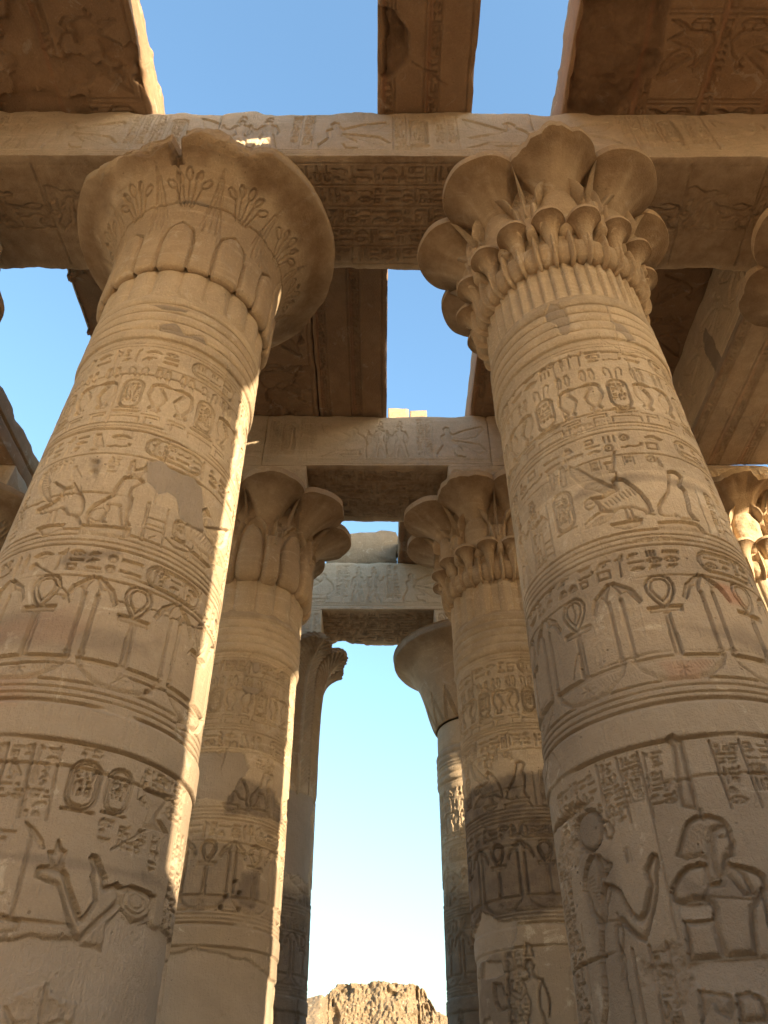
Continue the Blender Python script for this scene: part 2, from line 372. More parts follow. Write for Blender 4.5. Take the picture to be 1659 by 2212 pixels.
T = {
'R_disc':[(-0.844,3.02),(-0.867,2.97),(-0.907,2.94),(-0.957,2.93),(-1.01,2.95),(-1.055,2.98),(-1.081,3.03),(-1.078,3.09),(-1.048,3.14),(-0.999,3.17),(-0.943,3.17),(-0.894,3.16),(-0.858,3.12),(-0.841,3.07)],
'R_wig':[(-0.961,2.93),(-1.011,2.9),(-1.046,2.86),(-1.077,2.81),(-1.089,2.76),(-1.061,2.71),(-1.048,2.64),(-1.011,2.59),(-0.972,2.58),(-0.951,2.62),(-0.949,2.69),(-0.944,2.74),(-0.923,2.78),(-0.913,2.85),(-0.931,2.89)],
'R_face':[(-0.955,2.92),(-0.899,2.9),(-0.872,2.87),(-0.821,2.84),(-0.835,2.82),(-0.858,2.8),(-0.887,2.78),(-0.929,2.8),(-0.922,2.85),(-0.935,2.89)],
'R_body':[(-0.913,2.76),(-0.855,2.74),(-0.802,2.7),(-0.78,2.64),(-0.752,2.58),(-0.723,2.55),(-0.686,2.59),(-0.661,2.64),(-0.635,2.69),(-0.642,2.73),(-0.641,2.77),(-0.61,2.81),(-0.583,2.84),(-0.554,2.83),(-0.557,2.78),(-0.583,2.71),(-0.588,2.67),(-0.61,2.61),(-0.644,2.55),(-0.682,2.48),(-0.712,2.44),(-0.755,2.46),(-0.806,2.51),(-0.834,2.55),(-0.861,2.53),(-0.872,2.5),(-0.87,2.44),(-0.862,2.39),(-0.853,2.34),(-0.862,2.28),(-0.853,2.21),(-0.858,2.11),(-0.876,2.0),(-1.122,2.02),(-1.101,2.14),(-1.061,2.21),(-1.042,2.3),(-1.034,2.39),(-1.017,2.47),(-0.992,2.55),(-1.008,2.58),(-0.969,2.58),(-0.946,2.62),(-0.946,2.69)],
'R_nemes':[(-0.366,2.97),(-0.319,2.99),(-0.255,2.99),(-0.202,2.97),(-0.176,2.94),(-0.254,2.91),(-0.285,2.85),(-0.302,2.77),(-0.29,2.68),(-0.336,2.67),(-0.32,2.77),(-0.348,2.79),(-0.415,2.78),(-0.462,2.81),(-0.427,2.87),(-0.398,2.93)],
'R_kface':[(-0.26,2.91),(-0.176,2.94),(-0.167,2.9),(-0.172,2.87),(-0.162,2.84),(-0.181,2.81),(-0.184,2.78),(-0.222,2.77),(-0.235,2.74),(-0.257,2.69),(-0.289,2.68),(-0.299,2.77),(-0.284,2.85)],
'R_kbody':[(-0.472,2.72),(-0.424,2.75),(-0.357,2.76),(-0.326,2.75),(-0.337,2.66),(-0.287,2.66),(-0.228,2.74),(-0.169,2.73),(-0.108,2.71),(-0.073,2.68),(-0.074,2.62),(-0.121,2.58),(-0.164,2.53),(-0.187,2.44),(-0.205,2.33),(-0.267,2.33),(-0.351,2.33),(-0.366,2.42),(-0.367,2.49),(-0.349,2.54),(-0.367,2.58),(-0.43,2.59),(-0.489,2.58),(-0.533,2.6),(-0.527,2.66)],
'R_arm2':[(-0.507,2.51),(-0.442,2.5),(-0.366,2.5),(-0.352,2.43),(-0.355,2.33),(-0.445,2.33),(-0.521,2.33),(-0.51,2.42)],
'R_beard':[(-0.231,2.75),(-0.19,2.73),(-0.159,2.69),(-0.141,2.6),(-0.188,2.59),(-0.231,2.67),(-0.249,2.7)],
'R_feather':[(-0.369,3.43),(-0.32,3.45),(-0.284,3.41),(-0.282,3.34),(-0.289,3.22),(-0.292,3.1),(-0.293,3.02),(-0.326,3.03),(-0.377,3.05),(-0.38,3.11),(-0.363,3.23),(-0.349,3.34),(-0.346,3.39)],
'R_fold1':[(-0.515,2.21),(-0.439,2.2),(-0.37,2.18),(-0.367,2.13),(-0.396,2.09),(-0.449,2.12),(-0.448,2.17),(-0.487,2.13),(-0.524,2.08),(-0.515,2.16)],
'R_fold2':[(-0.351,2.18),(-0.289,2.19),(-0.238,2.16),(-0.234,2.11),(-0.248,2.07),(-0.363,2.07)],
'R_cem':[(-0.515,2.32),(-0.354,2.32),(-0.169,2.32),(-0.219,2.16),(-0.267,2.19),(-0.351,2.18),(-0.43,2.19),(-0.51,2.21)],
'R_cem2':[(-0.513,2.58),(-0.348,2.57),(-0.366,2.5),(-0.507,2.51)],
'R_wing':[(-0.563,5.75),(-0.492,5.68),(-0.434,5.6),(-0.398,5.54),(-0.34,5.48),(-0.275,5.41),(-0.246,5.39),(-0.343,5.35),(-0.421,5.42),(-0.484,5.46),(-0.539,5.57),(-0.575,5.65),(-0.579,5.7)],
'R_vult':[(-0.276,5.46),(-0.232,5.51),(-0.226,5.54),(-0.279,5.55),(-0.276,5.57),(-0.243,5.57),(-0.219,5.53),(-0.225,5.48),(-0.185,5.47),(-0.134,5.4),(-0.085,5.32),(-0.052,5.22),(-0.043,5.12),(-0.068,5.11),(-0.099,5.11),(-0.106,5.13),(-0.184,5.17),(-0.244,5.18),(-0.313,5.17),(-0.416,5.21),(-0.419,5.28),(-0.456,5.36),(-0.367,5.34),(-0.26,5.38)],
'R_tail':[(-0.418,5.2),(-0.313,5.17),(-0.263,5.2),(-0.372,5.09),(-0.439,5.08),(-0.554,5.09),(-0.547,5.13),(-0.466,5.18)],
'R_crown':[(-0.295,5.66),(-0.26,5.66),(-0.229,5.66),(-0.2,5.76),(-0.185,5.76),(-0.234,5.57),(-0.285,5.58)],
'R_basket':[(-0.366,5.06),(-0.269,5.06),(-0.132,5.06),(-0.155,5.01),(-0.225,4.98),(-0.284,4.99),(-0.342,5.02)],
'R_ram':[(0.173,5.54),(0.223,5.56),(0.258,5.55),(0.299,5.51),(0.248,5.41),(0.282,5.37),(0.275,5.26),(0.254,5.15),(0.276,5.1),(0.304,5.07),(0.153,5.06),(0.128,5.09),(0.115,5.07),(0.03,5.07),(-0.012,5.09),(0.003,5.18),(0.056,5.25),(0.117,5.33),(0.153,5.45)],
'R_ped':[(-0.035,5.02),(0.149,5.04),(0.281,5.04),(0.322,4.97),(0.137,4.96),(-0.038,4.97)],
'R_shen':[(-0.474,5.3),(-0.433,5.28)],
'R_cart':[(-0.782,5.42),(-0.612,5.31),(-0.647,5.55),(-0.715,5.13)],
'R_plume1':[(-0.767,5.78),(-0.727,5.78),(-0.706,5.74),(-0.726,5.59),(-0.77,5.6)],
'R_plume2':[(-0.656,5.77),(-0.62,5.78),(-0.606,5.74),(-0.618,5.57),(-0.679,5.57)],
'R_text1':[(-0.395,5.78),(-0.328,5.6)],
'R_text2':[(-0.146,5.77),(-0.094,5.6)],
'R_ankh':[(-0.159,4.3),(-0.767,4.31),(0.375,4.26),(-0.14,4.29),(-0.128,3.96),(-0.115,4.56),(-0.219,4.46),(-0.041,4.44),(-0.238,4.29),(-0.036,4.3),(-1.357,4.34)],
'R_bask':[(-0.428,3.97),(0.152,3.95),(-0.194,3.77),(-1.049,3.98),(-0.466,3.98),(-0.343,4.56),(-0.477,4.58),(-0.492,4.02),(-0.421,4.01)],
'R_cap':[(0.325,5.9),(0.862,5.77)],
'R_cartC':[(0.166,4.72),(0.62,4.66)],
'R_soot1':[(-0.471,5.53),(-0.222,5.51),(0.0,5.5),(0.276,5.47),(0.516,5.46),(0.542,5.4),(0.26,5.38),(-0.014,5.43),(-0.24,5.42),(-0.36,5.38),(-0.497,5.39),(-0.597,5.4),(-0.591,5.42)],
'R_pat1':[(-0.445,7.73),(-0.392,7.87),(-0.267,7.71),(-0.266,7.42),(-0.313,7.31),(-0.36,7.37),(-0.386,7.52),(-0.463,7.62)],
'R_pat2':[(0.134,7.51),(0.2,7.47),(0.319,7.35),(0.333,7.24),(0.249,7.21),(0.161,7.36)],
'L_cem0':[(-0.012,2.39),(0.298,2.41),(0.425,2.44),(0.534,2.44),(0.615,2.44),(0.677,2.42),(0.805,2.42),(0.78,2.55),(0.858,2.62),(0.97,2.57),(1.099,2.62),(1.157,2.6),(1.578,2.6),(1.564,2.19)],
'L_isl':[(0.392,2.14),(0.442,2.2),(0.545,2.25),(0.589,2.21),(0.727,2.18),(0.715,2.1),(0.41,2.08)],
'L_arm':[(0.37,2.75),(0.428,2.76),(0.495,2.75),(0.521,2.73),(0.553,2.67),(0.603,2.6),(0.645,2.54),(0.691,2.63),(0.667,2.69),(0.641,2.74),(0.65,2.78),(0.616,2.82),(0.618,2.85),(0.651,2.85),(0.682,2.81),(0.729,2.75),(0.738,2.71),(0.802,2.74),(0.837,2.72),(0.853,2.67),(0.821,2.62),(0.764,2.56),(0.712,2.5),(0.671,2.44),(0.624,2.46),(0.575,2.52),(0.531,2.6),(0.493,2.67),(0.436,2.68),(0.372,2.7)],
'L_hand':[(0.399,2.83),(0.433,2.83),(0.436,2.89),(0.46,2.85),(0.489,2.84),(0.484,2.79),(0.493,2.76),(0.434,2.76)],
'L_staffh':[(0.252,2.96),(0.307,2.93),(0.355,2.88),(0.377,2.84),(0.325,2.87),(0.282,2.92)],
'L_staff':[(0.302,2.89),(0.314,2.6),(0.317,2.41)],
'L_collar':[(0.808,2.71),(0.896,2.75),(1.008,2.75),(1.116,2.74),(1.116,2.64),(1.048,2.6),(0.969,2.57),(0.866,2.62)],
'L_gobj':[(0.853,3.27),(1.008,3.29),(1.092,3.3),(1.074,3.24),(1.01,3.14),(1.127,3.09),(0.891,3.06),(0.919,3.16)],
'L_cart1':[(0.398,3.21),(0.569,3.24),(0.477,3.4),(0.507,3.07),(0.466,3.41)],
'L_cart2':[(0.607,3.28),(0.761,3.32),(0.656,3.4),(0.717,3.17)],
'L_ankh':[(0.538,4.26),(-0.084,4.27),(1.13,4.32),(0.478,4.53),(0.548,3.98),(0.396,4.25),(0.585,4.26)],
'L_bask':[(0.208,3.94),(0.75,3.95),(0.504,3.79),(0.825,3.95),(0.179,4.52),(0.149,4.38),(0.158,3.97),(0.223,3.98)],
'L_wing':[(-0.465,5.67),(-0.448,5.57),(-0.372,5.47),(-0.401,5.44),(-0.354,5.35),(-0.296,5.26),(-0.349,5.27),(-0.452,5.39),(-0.524,5.5),(-0.538,5.56),(-0.527,5.63)],
'L_vult':[(-0.41,5.17),(-0.421,5.22),(-0.302,5.24),(-0.235,5.29),(-0.222,5.36),(-0.342,5.46),(-0.333,5.47),(-0.219,5.38),(-0.164,5.38),(-0.153,5.42),(-0.115,5.36),(-0.05,5.28),(-0.012,5.21),(0.003,5.12),(-0.008,5.08),(-0.023,5.07),(0.014,5.01),(0.005,5.0),(-0.043,5.07),(-0.118,5.09),(-0.172,5.16),(-0.246,5.15),(-0.314,5.14)],
'L_bsk':[(-0.337,5.01),(-0.225,5.02),(-0.094,5.0),(-0.129,4.95),(-0.194,4.92),(-0.272,4.93)],
'L_sphx':[(0.029,5.06),(0.032,5.12),(0.053,5.18),(0.102,5.23),(0.161,5.3),(0.178,5.4),(0.208,5.49),(0.302,5.52),(0.358,5.49),(0.363,5.47),(0.299,5.39),(0.296,5.33),(0.319,5.25),(0.311,5.19),(0.313,5.1),(0.351,5.04),(0.281,5.03),(0.234,5.2),(0.167,5.2),(0.178,5.15),(0.143,5.05),(0.187,5.03),(0.114,5.02),(0.049,5.01)],
'L_ped':[(0.015,5.0),(0.155,5.0),(0.36,5.02),(0.358,4.93),(0.213,4.91),(0.024,4.92)],
'L_shr1':[(0.32,5.2),(0.43,5.19),(0.454,4.94),(0.369,4.93)],
'L_shr2':[(0.439,5.2),(0.594,5.22),(0.61,4.93),(0.463,4.94)],
'L_cart3':[(0.657,5.14),(0.802,5.22),(0.702,5.27),(0.741,5.08)],
'L_cem1':[(0.34,5.7),(0.436,5.74),(0.551,5.71),(0.735,5.73),(0.841,5.7),(0.885,5.57),(0.946,5.32),(0.818,5.27),(0.698,5.28),(0.639,5.45),(0.544,5.47),(0.489,5.41),(0.38,5.49)],
'L_cartB':[(0.322,5.85),(0.79,5.87)],
'L_cartC':[(0.556,4.66),(1.007,4.71)],
'L_pat':[(0.109,7.38),(0.246,7.46),(0.357,7.33),(0.527,7.4),(0.592,7.31),(0.475,7.3),(0.322,7.28),(0.123,7.31)],
'L_pat2':[(-0.068,7.71),(0.068,7.71),(0.336,7.7),(0.301,7.65),(0.08,7.64)],
'L_soot':[(-0.011,4.74),(0.138,4.77),(0.33,4.81),(0.354,4.78),(0.223,4.72),(0.161,4.68),(0.011,4.65),(-0.011,4.66)],
'L_soot2':[(-0.093,5.67),(0.002,5.68),(0.02,5.57),(0.02,5.44),(-0.018,5.47),(-0.064,5.57)],
}

def crack(cv, rnd, x, y, n, ang, step=.07, w=.012, d=.02):
    pts = [(x, y)]
    for i in range(n):
        ang += rnd.uniform(-.5, .5); x += step * cos(ang); y += step * sin(ang); pts.append((x, y))
        if rnd.random() < .12 and n > 5: crack(cv, rnd, x, y, n // 3, ang + rnd.choice((-.9, .9)), step, w * .8, d * .8)
    groove(cv, pts, w, d)

def feathers(cv, a, b, c, d, n, w=0.006, dep=0.010):
    """n grooves fanned between the line a-b and the line c-d."""
    for i in range(n):
        t = (i + 0.5) / n
        groove(cv, [(a[0] + (b[0] - a[0]) * t, a[1] + (b[1] - a[1]) * t), (c[0] + (d[0] - c[0]) * t, c[1] + (d[1] - c[1]) * t)], w * 1.6, dep)

def vulture(cv, x, y, h, flip=1, dep=0.02):
    """Protecting vulture with one wing raised, on a basket; box about 0.9h wide."""
    def P(l): return [(x + flip * a * h, y + b * h) for a, b in l]
    sunk(cv, P([(-.42, .98), (-.3, .92), (-.12, .78), (.12, .62), (.2, .58), (-.02, .45), (-.25, .55), (-.38, .72)]), dep, .05)
    sunk(cv, P([(.18, .62), (.2, .74), (.12, .78), (.22, .86), (.3, .78), (.3, .68), (.42, .58), (.5, .36), (.4, .22), (.2, .18), (-.1, .2), (-.4, .34), (-.2, .42), (.05, .5)]), dep, .05)
    sunk(cv, P([(-.1, .2), (.1, .22), (-.2, .05), (-.42, .02)]), dep, .03)
    sunk(cv, P([(-.05, .1), (.4, .1), (.3, 0), (.05, 0)]), dep, .03)
    for l in ([(.2, .2), (.16, .1)], [(.34, .2), (.32, .1)]): groove(cv, P(l), .014, dep)
    for i in range(7):
        t = i / 7.0
        groove(cv, P([(-.40 + .3 * t, .92 - .42 * t), (-.2 + .3 * t, .84 - .3 * t)]), .01, .012)
    feathers(cv, P([(-.1, .36)])[0], P([(.34, .5)])[0], P([(-.06, .27)])[0], P([(.4, .38)])[0], 9)

def figure(cv, x, y, h, flip=1, dep=0.02, sit=False):
    """Striding figure in profile, an arm raised; height h."""
    def P(l): return [(x + flip * a * h, y + b * h) for a, b in l]
    sunk(cv, P([(-.02, .86), (-.05, .93), (-.01, 1.0), (.05, .99), (.08, .93), (.06, .88), (.03, .86), (.05, .82), (.12, .8), (.1, .7), (.06, .6), (.06, .52), (.1, .46), (.12, .2), (.2, .03), (.2, 0), (.06, 0), (.05, .2), (.01, .36), (-.06, .2), (-.1, .03), (-.06, 0), (-.18, 0), (-.14, .2), (-.1, .46), (-.06, .55), (-.08, .7), (-.13, .8), (-.06, .82)]), dep, .04)
    sunk(cv, P([(.1, .8), (.16, .68), (.24, .72), (.27, .84), (.3, .84), (.28, .68), (.16, .61), (.08, .7)]), dep, .02)
    groove(cv, P([(-.12, .78), (-.17, .6), (-.14, .46)]), .02, dep)
    if not sit: groove(cv, P([(.3, 0), (.3, .78)]), .012, dep)
    sunk(cv, P([(-.06, 1.02), (.06, 1.02), (.02, 1.16), (-.03, 1.14)]), dep, .03)

def winged(cv, x, y, h, flip=1, dep=0.018):
    """Kneeling winged goddess."""
    def P(l): return [(x + flip * a * h, y + b * h) for a, b in l]
    sunk(cv, P([(-.02, .74), (-.06, .88), (0, .96), (.08, .92), (.08, .8), (.14, .72), (.1, .5), (.34, .3), (.36, .2), (.14, .2), (.2, .06), (.38, .04), (.38, 0), (-.2, 0), (-.22, .14), (-.08, .4), (-.12, .66)]), dep, .05)
    sunk(cv, P([(.12, .7), (.4, .86), (.8, .98), (.84, .86), (.66, .62), (.4, .56), (.14, .6)]), dep, .05)
    sunk(cv, P([(.1, .56), (.36, .5), (.7, .42), (.86, .2), (.7, .1), (.4, .3), (.14, .46)]), dep, .05)
    feathers(cv, P([(.3, .7)])[0], P([(.7, .92)])[0], P([(.34, .58)])[0], P([(.8, .84)])[0], 8)
    feathers(cv, P([(.3, .5)])[0], P([(.66, .4)])[0], P([(.36, .34)])[0], P([(.78, .16)])[0], 8)

def uraeus(cv, x, y, h, f, dep):
    P = lambda l: [(x + f * (a - .5) * h, y + b * h) for a, b in l]
    sunk(cv, P([(.30, .9), (.42, .98), (.6, 1), (.8, .92), (.64, .88), (.54, .83), (.64, .7), (.72, .52), (.67, .34), (.57, .2), (.64, .1), (.57, .02), (.4, .03), (.34, .12), (.42, .22), (.38, .3), (.3, .42), (.25, .58), (.28, .74)]), dep, .035, .65)
    for i in range(5): groove(cv, P([(.42, .36 + .08 * i), (.58, .36 + .08 * i)]), .006, .006)

def hline(cv, z, w=0.014, d=0.012, seed=0):
    X = cv.S; wob = 0.004 * noise(np.stack([X, X * 0 + z, X * 0], -1), 3.0, 7)
    i0, i1 = np.searchsorted(cv.Z, z - w - .01), np.searchsorted(cv.Z, z + w + .01)
    if i1 <= i0: return
    D = np.abs(cv.Z[i0:i1, None] - z - wob[None, :])
    brk = sm(-.55, -.35, noise(np.stack([X, X * 0 + z * 3.1, X * 0 + 4], -1), 1.7, 3))
    cv.H[i0:i1] = np.minimum(cv.H[i0:i1], -d * (1 - sm(w * .3, w * .62, D)) * brk[None, :])
# ------------------------------------------------------------------ builders
def rcol(z): return 0.9252 - 0.01275 * z

def shaft_mesh(cx, cy, res, zlow, seed, deco, ztop=7.93, lw=0.008, gain=1.55):
    thv = math.atan2(-cx, cy)                         # the side of the column that faces the hall's axis
    half = radians(112); n = int(2 * half * 0.87 / res)
    dense = thv + np.linspace(-half, half, n)
    rest = np.linspace(thv + half, thv + 2 * pi - half, 26)[1:-1]
    th = np.concatenate([dense, rest])
    zd = np.arange(zlow, ztop, res); zs = np.concatenate([np.linspace(0, zlow, 10)[:-1], zd])
    cv = Canvas(dense * 0.87, zd); rnd = random.Random(seed)
    deco(cv, rnd, lw); r3 = random.Random(seed + 70)
    for i in range(7): crack(cv, r3, r3.uniform(cv.S[0], cv.S[-1]), r3.uniform(zlow, 7.6), r3.randint(5, 14), r3.choice((-1.5, 1.5, 1.7, -1.7, .2)), .06, max(.009, lw * 1.2), .016)
    nz, nt = len(zs), len(th); k0 = nz - len(zd)
    H = np.zeros((nz, nt), np.float32); H[k0:, :n] = cv.H
    A = {}
    for k in cv.A:
        A[k] = np.zeros((nz, nt), np.float32); A[k][k0:, :n] = cv.A[k]
    R = rcol(zs)
    ring = np.where((zs > 7.21) & (zs < 7.88), 0.028 * np.abs(np.sin((zs - 7.21) / 0.134 * pi)) ** 0.5, 0)
    band = 0.016 * sm(3.42, 3.44, zs) * (1 - sm(3.62, 3.64, zs))
    TH, ZZ = np.meshgrid(th, zs)
    P = np.stack([cx + 0.87 * np.sin(TH), cy - 0.87 * np.cos(TH), ZZ], -1)
    w = 0.004 * fbm(P, 0.9, 3, seed) + 0.0025 * fbm(P, 7.0, 3, seed + 9)
    er = sm(0.18, 0.5, fbm(P, 1.4, 4, seed + 20))       # weathered zones: carving softened, surface lost
    H = H * gain * (1 - 0.5 * er) - 0.006 * er * (0.4 + np.abs(fbm(P, 16.0, 3, seed + 30)))
    # joints between the drums, one half-drum joint upright in each course
    z = 0.4; r2 = random.Random(seed + 5)
    while z < 7.8:
        dz = r2.choice([0.62, 0.7, 0.78]); D = np.abs(ZZ - z - 0.012 * noise(P, 3.0, seed + 3))
        br = sm(-.2, .2, noise(P * [1, 1, 0] + [0, 0, z], 1.6, seed + 6)) * (1 - A['cem'])
        spall = sm(.25, .5, fbm(P, 3.2, 3, seed + 40)) * br * (1 - sm(.0, .06, D)); H -= 0.02 * spall * (.6 + .6 * np.abs(fbm(P, 18, 2, seed + 41)))
        H -= 0.026 * br * (1 - sm(0.004, 0.012, D))
        tjs = (r2.uniform(-pi, 0), r2.uniform(0, pi)); cut = (TH - tjs[0]) % (2 * pi) < (tjs[1] - tjs[0])
        inz = (ZZ > z) & (ZZ <= z + dz); A['soot'] = np.maximum(A['soot'], inz * np.where(cut, r2.choice((0, 0, .1, .26)), r2.choice((0, 0, .1, .26))))
        for tj in tjs:
            a = (TH - tj + pi) % (2 * pi) - pi
            D = np.abs(a * 0.87 - 0.015 * noise(P, 4.0, seed + 8)); m = (ZZ > z) & (ZZ < z + dz)
            H -= 0.012 * m * (1 - sm(0.002, 0.008, D)) * (1 - A['cem'])
        z += dz
    r = R[:, None] + ring[:, None] + band[:, None] + H + w
    V = np.stack([r * np.sin(TH), -r * np.cos(TH), ZZ], -1)
    return mesh_np('shaft', V, grid_quads(nz, nt, wrap=True), mats=M_COL, attrs=A)

def catmull(pts, n):
    p = np.asarray(pts, float); p = np.vstack([2 * p[0] - p[1], p, 2 * p[-1] - p[-2]])
    d = np.concatenate([[0], np.cumsum(np.linalg.norm(np.diff(p[1:-1], axis=0), axis=1))])
    t = np.linspace(0, d[-1], n); i = np.clip(np.searchsorted(d, t, 'right') - 1, 0, len(d) - 2)
    u = ((t - d[i]) / (d[i + 1] - d[i]))[:, None]
    a, b, c, e = p[i], p[i + 1], p[i + 2], p[i + 3]
    q = 0.5 * (2 * b + (c - a) * u + (2 * a - 5 * b + 4 * c - e) * u ** 2 + (3 * b - a - 3 * c + e) * u ** 3)
    return q, t

def lathe(name, prof, nth, nt, mat, deco=None, warp=None, rough=0.004, seed=1, smooth_prof=True):
    """A turned body about the column's axis; deco carves it on a canvas of (angle, height on the outline)."""
    q, t = catmull(prof, nt)
    th = np.linspace(-pi, pi, nth, endpoint=False)
    dq = np.gradient(q, axis=0); nrm = np.stack([dq[:, 1], -dq[:, 0]], -1); nrm /= np.linalg.norm(nrm, axis=1)[:, None] + 1e-9
    zc = np.maximum.accumulate(q[:, 1] + np.arange(nt) * 1e-6)
    cv = Canvas(th, zc); A = cv.A
    if deco: deco(cv)
    TH = th[None, :] + 0 * t[:, None]
    P0 = np.stack([q[:, :1] * np.sin(TH), -q[:, :1] * np.cos(TH), q[:, 1:] + 0 * TH], -1)
    H = cv.H + rough * fbm(P0, 5.0, 4, seed) + rough * 1.5 * fbm(P0, 1.3, 2, seed + 4)
    r = q[:, :1] + H * nrm[:, :1]; z = q[:, 1:] + H * nrm[:, 1:]
    if warp is not None: r, z = warp(TH, r, z, P0)
    r = np.maximum(r, 0.0)
    V = np.stack([r * np.sin(TH), -r * np.cos(TH), z], -1)
    return mesh_np(name, V, grid_quads(nt, nth, wrap=True), mats=mat, attrs=A)

def neck_mesh(n, style, z0, z1, seed, nth, th0):
    nz = 34; zs = np.concatenate([[z0 - 0.14, z0], np.linspace(z0 + 0.004, z1, nz - 2)]); th = np.linspace(-pi, pi, nth, endpoint=False)
    TH, ZZ = np.meshgrid(th, zs)
    u = (((TH - th0) * n / (2 * pi) + 0.5) % 1.0) * 2 - 1
    if style == 'stems': b = 0.055 * np.sqrt(np.clip(1 - u ** 2 * 0.985, 0, 1)) - 0.01
    elif style == 'ribs': b = 0.042 * (1 - np.abs(((TH - th0) * n / (2 * pi)) % 1.0 * 1.25 - 0.25).clip(0, 1)) - 0.01
    else:
        b = 0.045 * np.sqrt(np.clip(1 - (u / 0.62) ** 2, 0, 1)); v = ((u + 1) % 2) - 1
        b = np.maximum(b, 0.05 * (np.abs(v) < 0.16)) - 0.005
    top = 1 - 0.8 * sm(z1 - 0.12, z1 - 0.01, ZZ) ** 2 if style == 'stems' else 1
    b = b * top * (ZZ > z0 - 0.001)
    P = np.stack([0.85 * np.sin(TH), -0.85 * np.cos(TH), ZZ], -1)
    r = rcol(7.9) - 0.022 + b + 0.004 * fbm(P, 6, 3, seed) - 0.02 * sm(0.45, 0.7, fbm(P, 4, 3, seed + 3))
    V = np.stack([r * np.sin(TH), -r * np.cos(TH), ZZ], -1)
    z_ = np.zeros_like(r)
    return mesh_np('neck', V, grid_quads(nz, nth, wrap=True), mats=M_COL, attrs={'cem': z_, 'soot': z_, 'red': z_})

def flared(name, rings, rim, n=48, seed=1, wob=0.006, mat=None, chip=0.0):
    """A trumpet-shaped flower leaning out towards -y: rings are (distance, radius, height) up the flare, rim is its sharp lip and flat top."""
    q, t = catmull(rings, 40); th = np.linspace(0, 2 * pi, n, endpoint=False); TH = th[None, :]
    segs = [q] + [np.array([rim[i], rim[i + 1]]) for i in range(len(rim) - 1)]
    Vs, Q, So, off = [], [], [], 0
    for gi, g in enumerate(segs):
        d, r, z = g[:, :1], np.maximum(g[:, 1:2], 0.002), g[:, 2:]
        P = np.stack([r * np.sin(TH), -d - r * np.cos(TH), 9.5 + 0 * TH + 0 * r], -1)
        k = sm(0.35, 1.0, r / q[-1, 1])
        P1 = np.stack([np.sin(TH) + 0 * r, -np.cos(TH) + 0 * r, 0 * TH + 0 * r], -1)
        w = wob * fbm(np.concatenate([P[..., :2], z[..., None] + 0 * P[..., :1]], -1), 4.0, 3, seed)
        rr = r + w * (1 - k) + k * (wob * 1.5 * fbm(P1, 2.0, 3, seed) - chip * np.clip(fbm(P1, 1.3, 4, seed + 3) - 0.02, 0, 1)) * (r / q[-1, 1])
        Vs.append(np.stack([rr * np.sin(TH), -d - rr * np.cos(TH), z + w * (1 - k) - k * chip * .4 * np.abs(fbm(P1, 2.5, 3, seed + 5))], -1).reshape(-1, 3))
        So.append(((0.8 * sm(.28, .8, r / q[-1, 1] + .25 * fbm(P1 + [0, 0, seed], 2.5, 3, seed)) if gi == 0 else 0.0) + 0 * rr).ravel())  # brown stain and underside shade painted up the flare, lip left pale
        Q.append(grid_quads(len(g), n, wrap=True) + off); off += len(g) * n
    V = np.vstack(Vs); z_ = np.zeros(len(V))
    return mesh_np(name, V, np.vstack(Q), mats=mat or M_CAP, attrs={'cem': z_, 'soot': np.concatenate(So), 'red': z_})

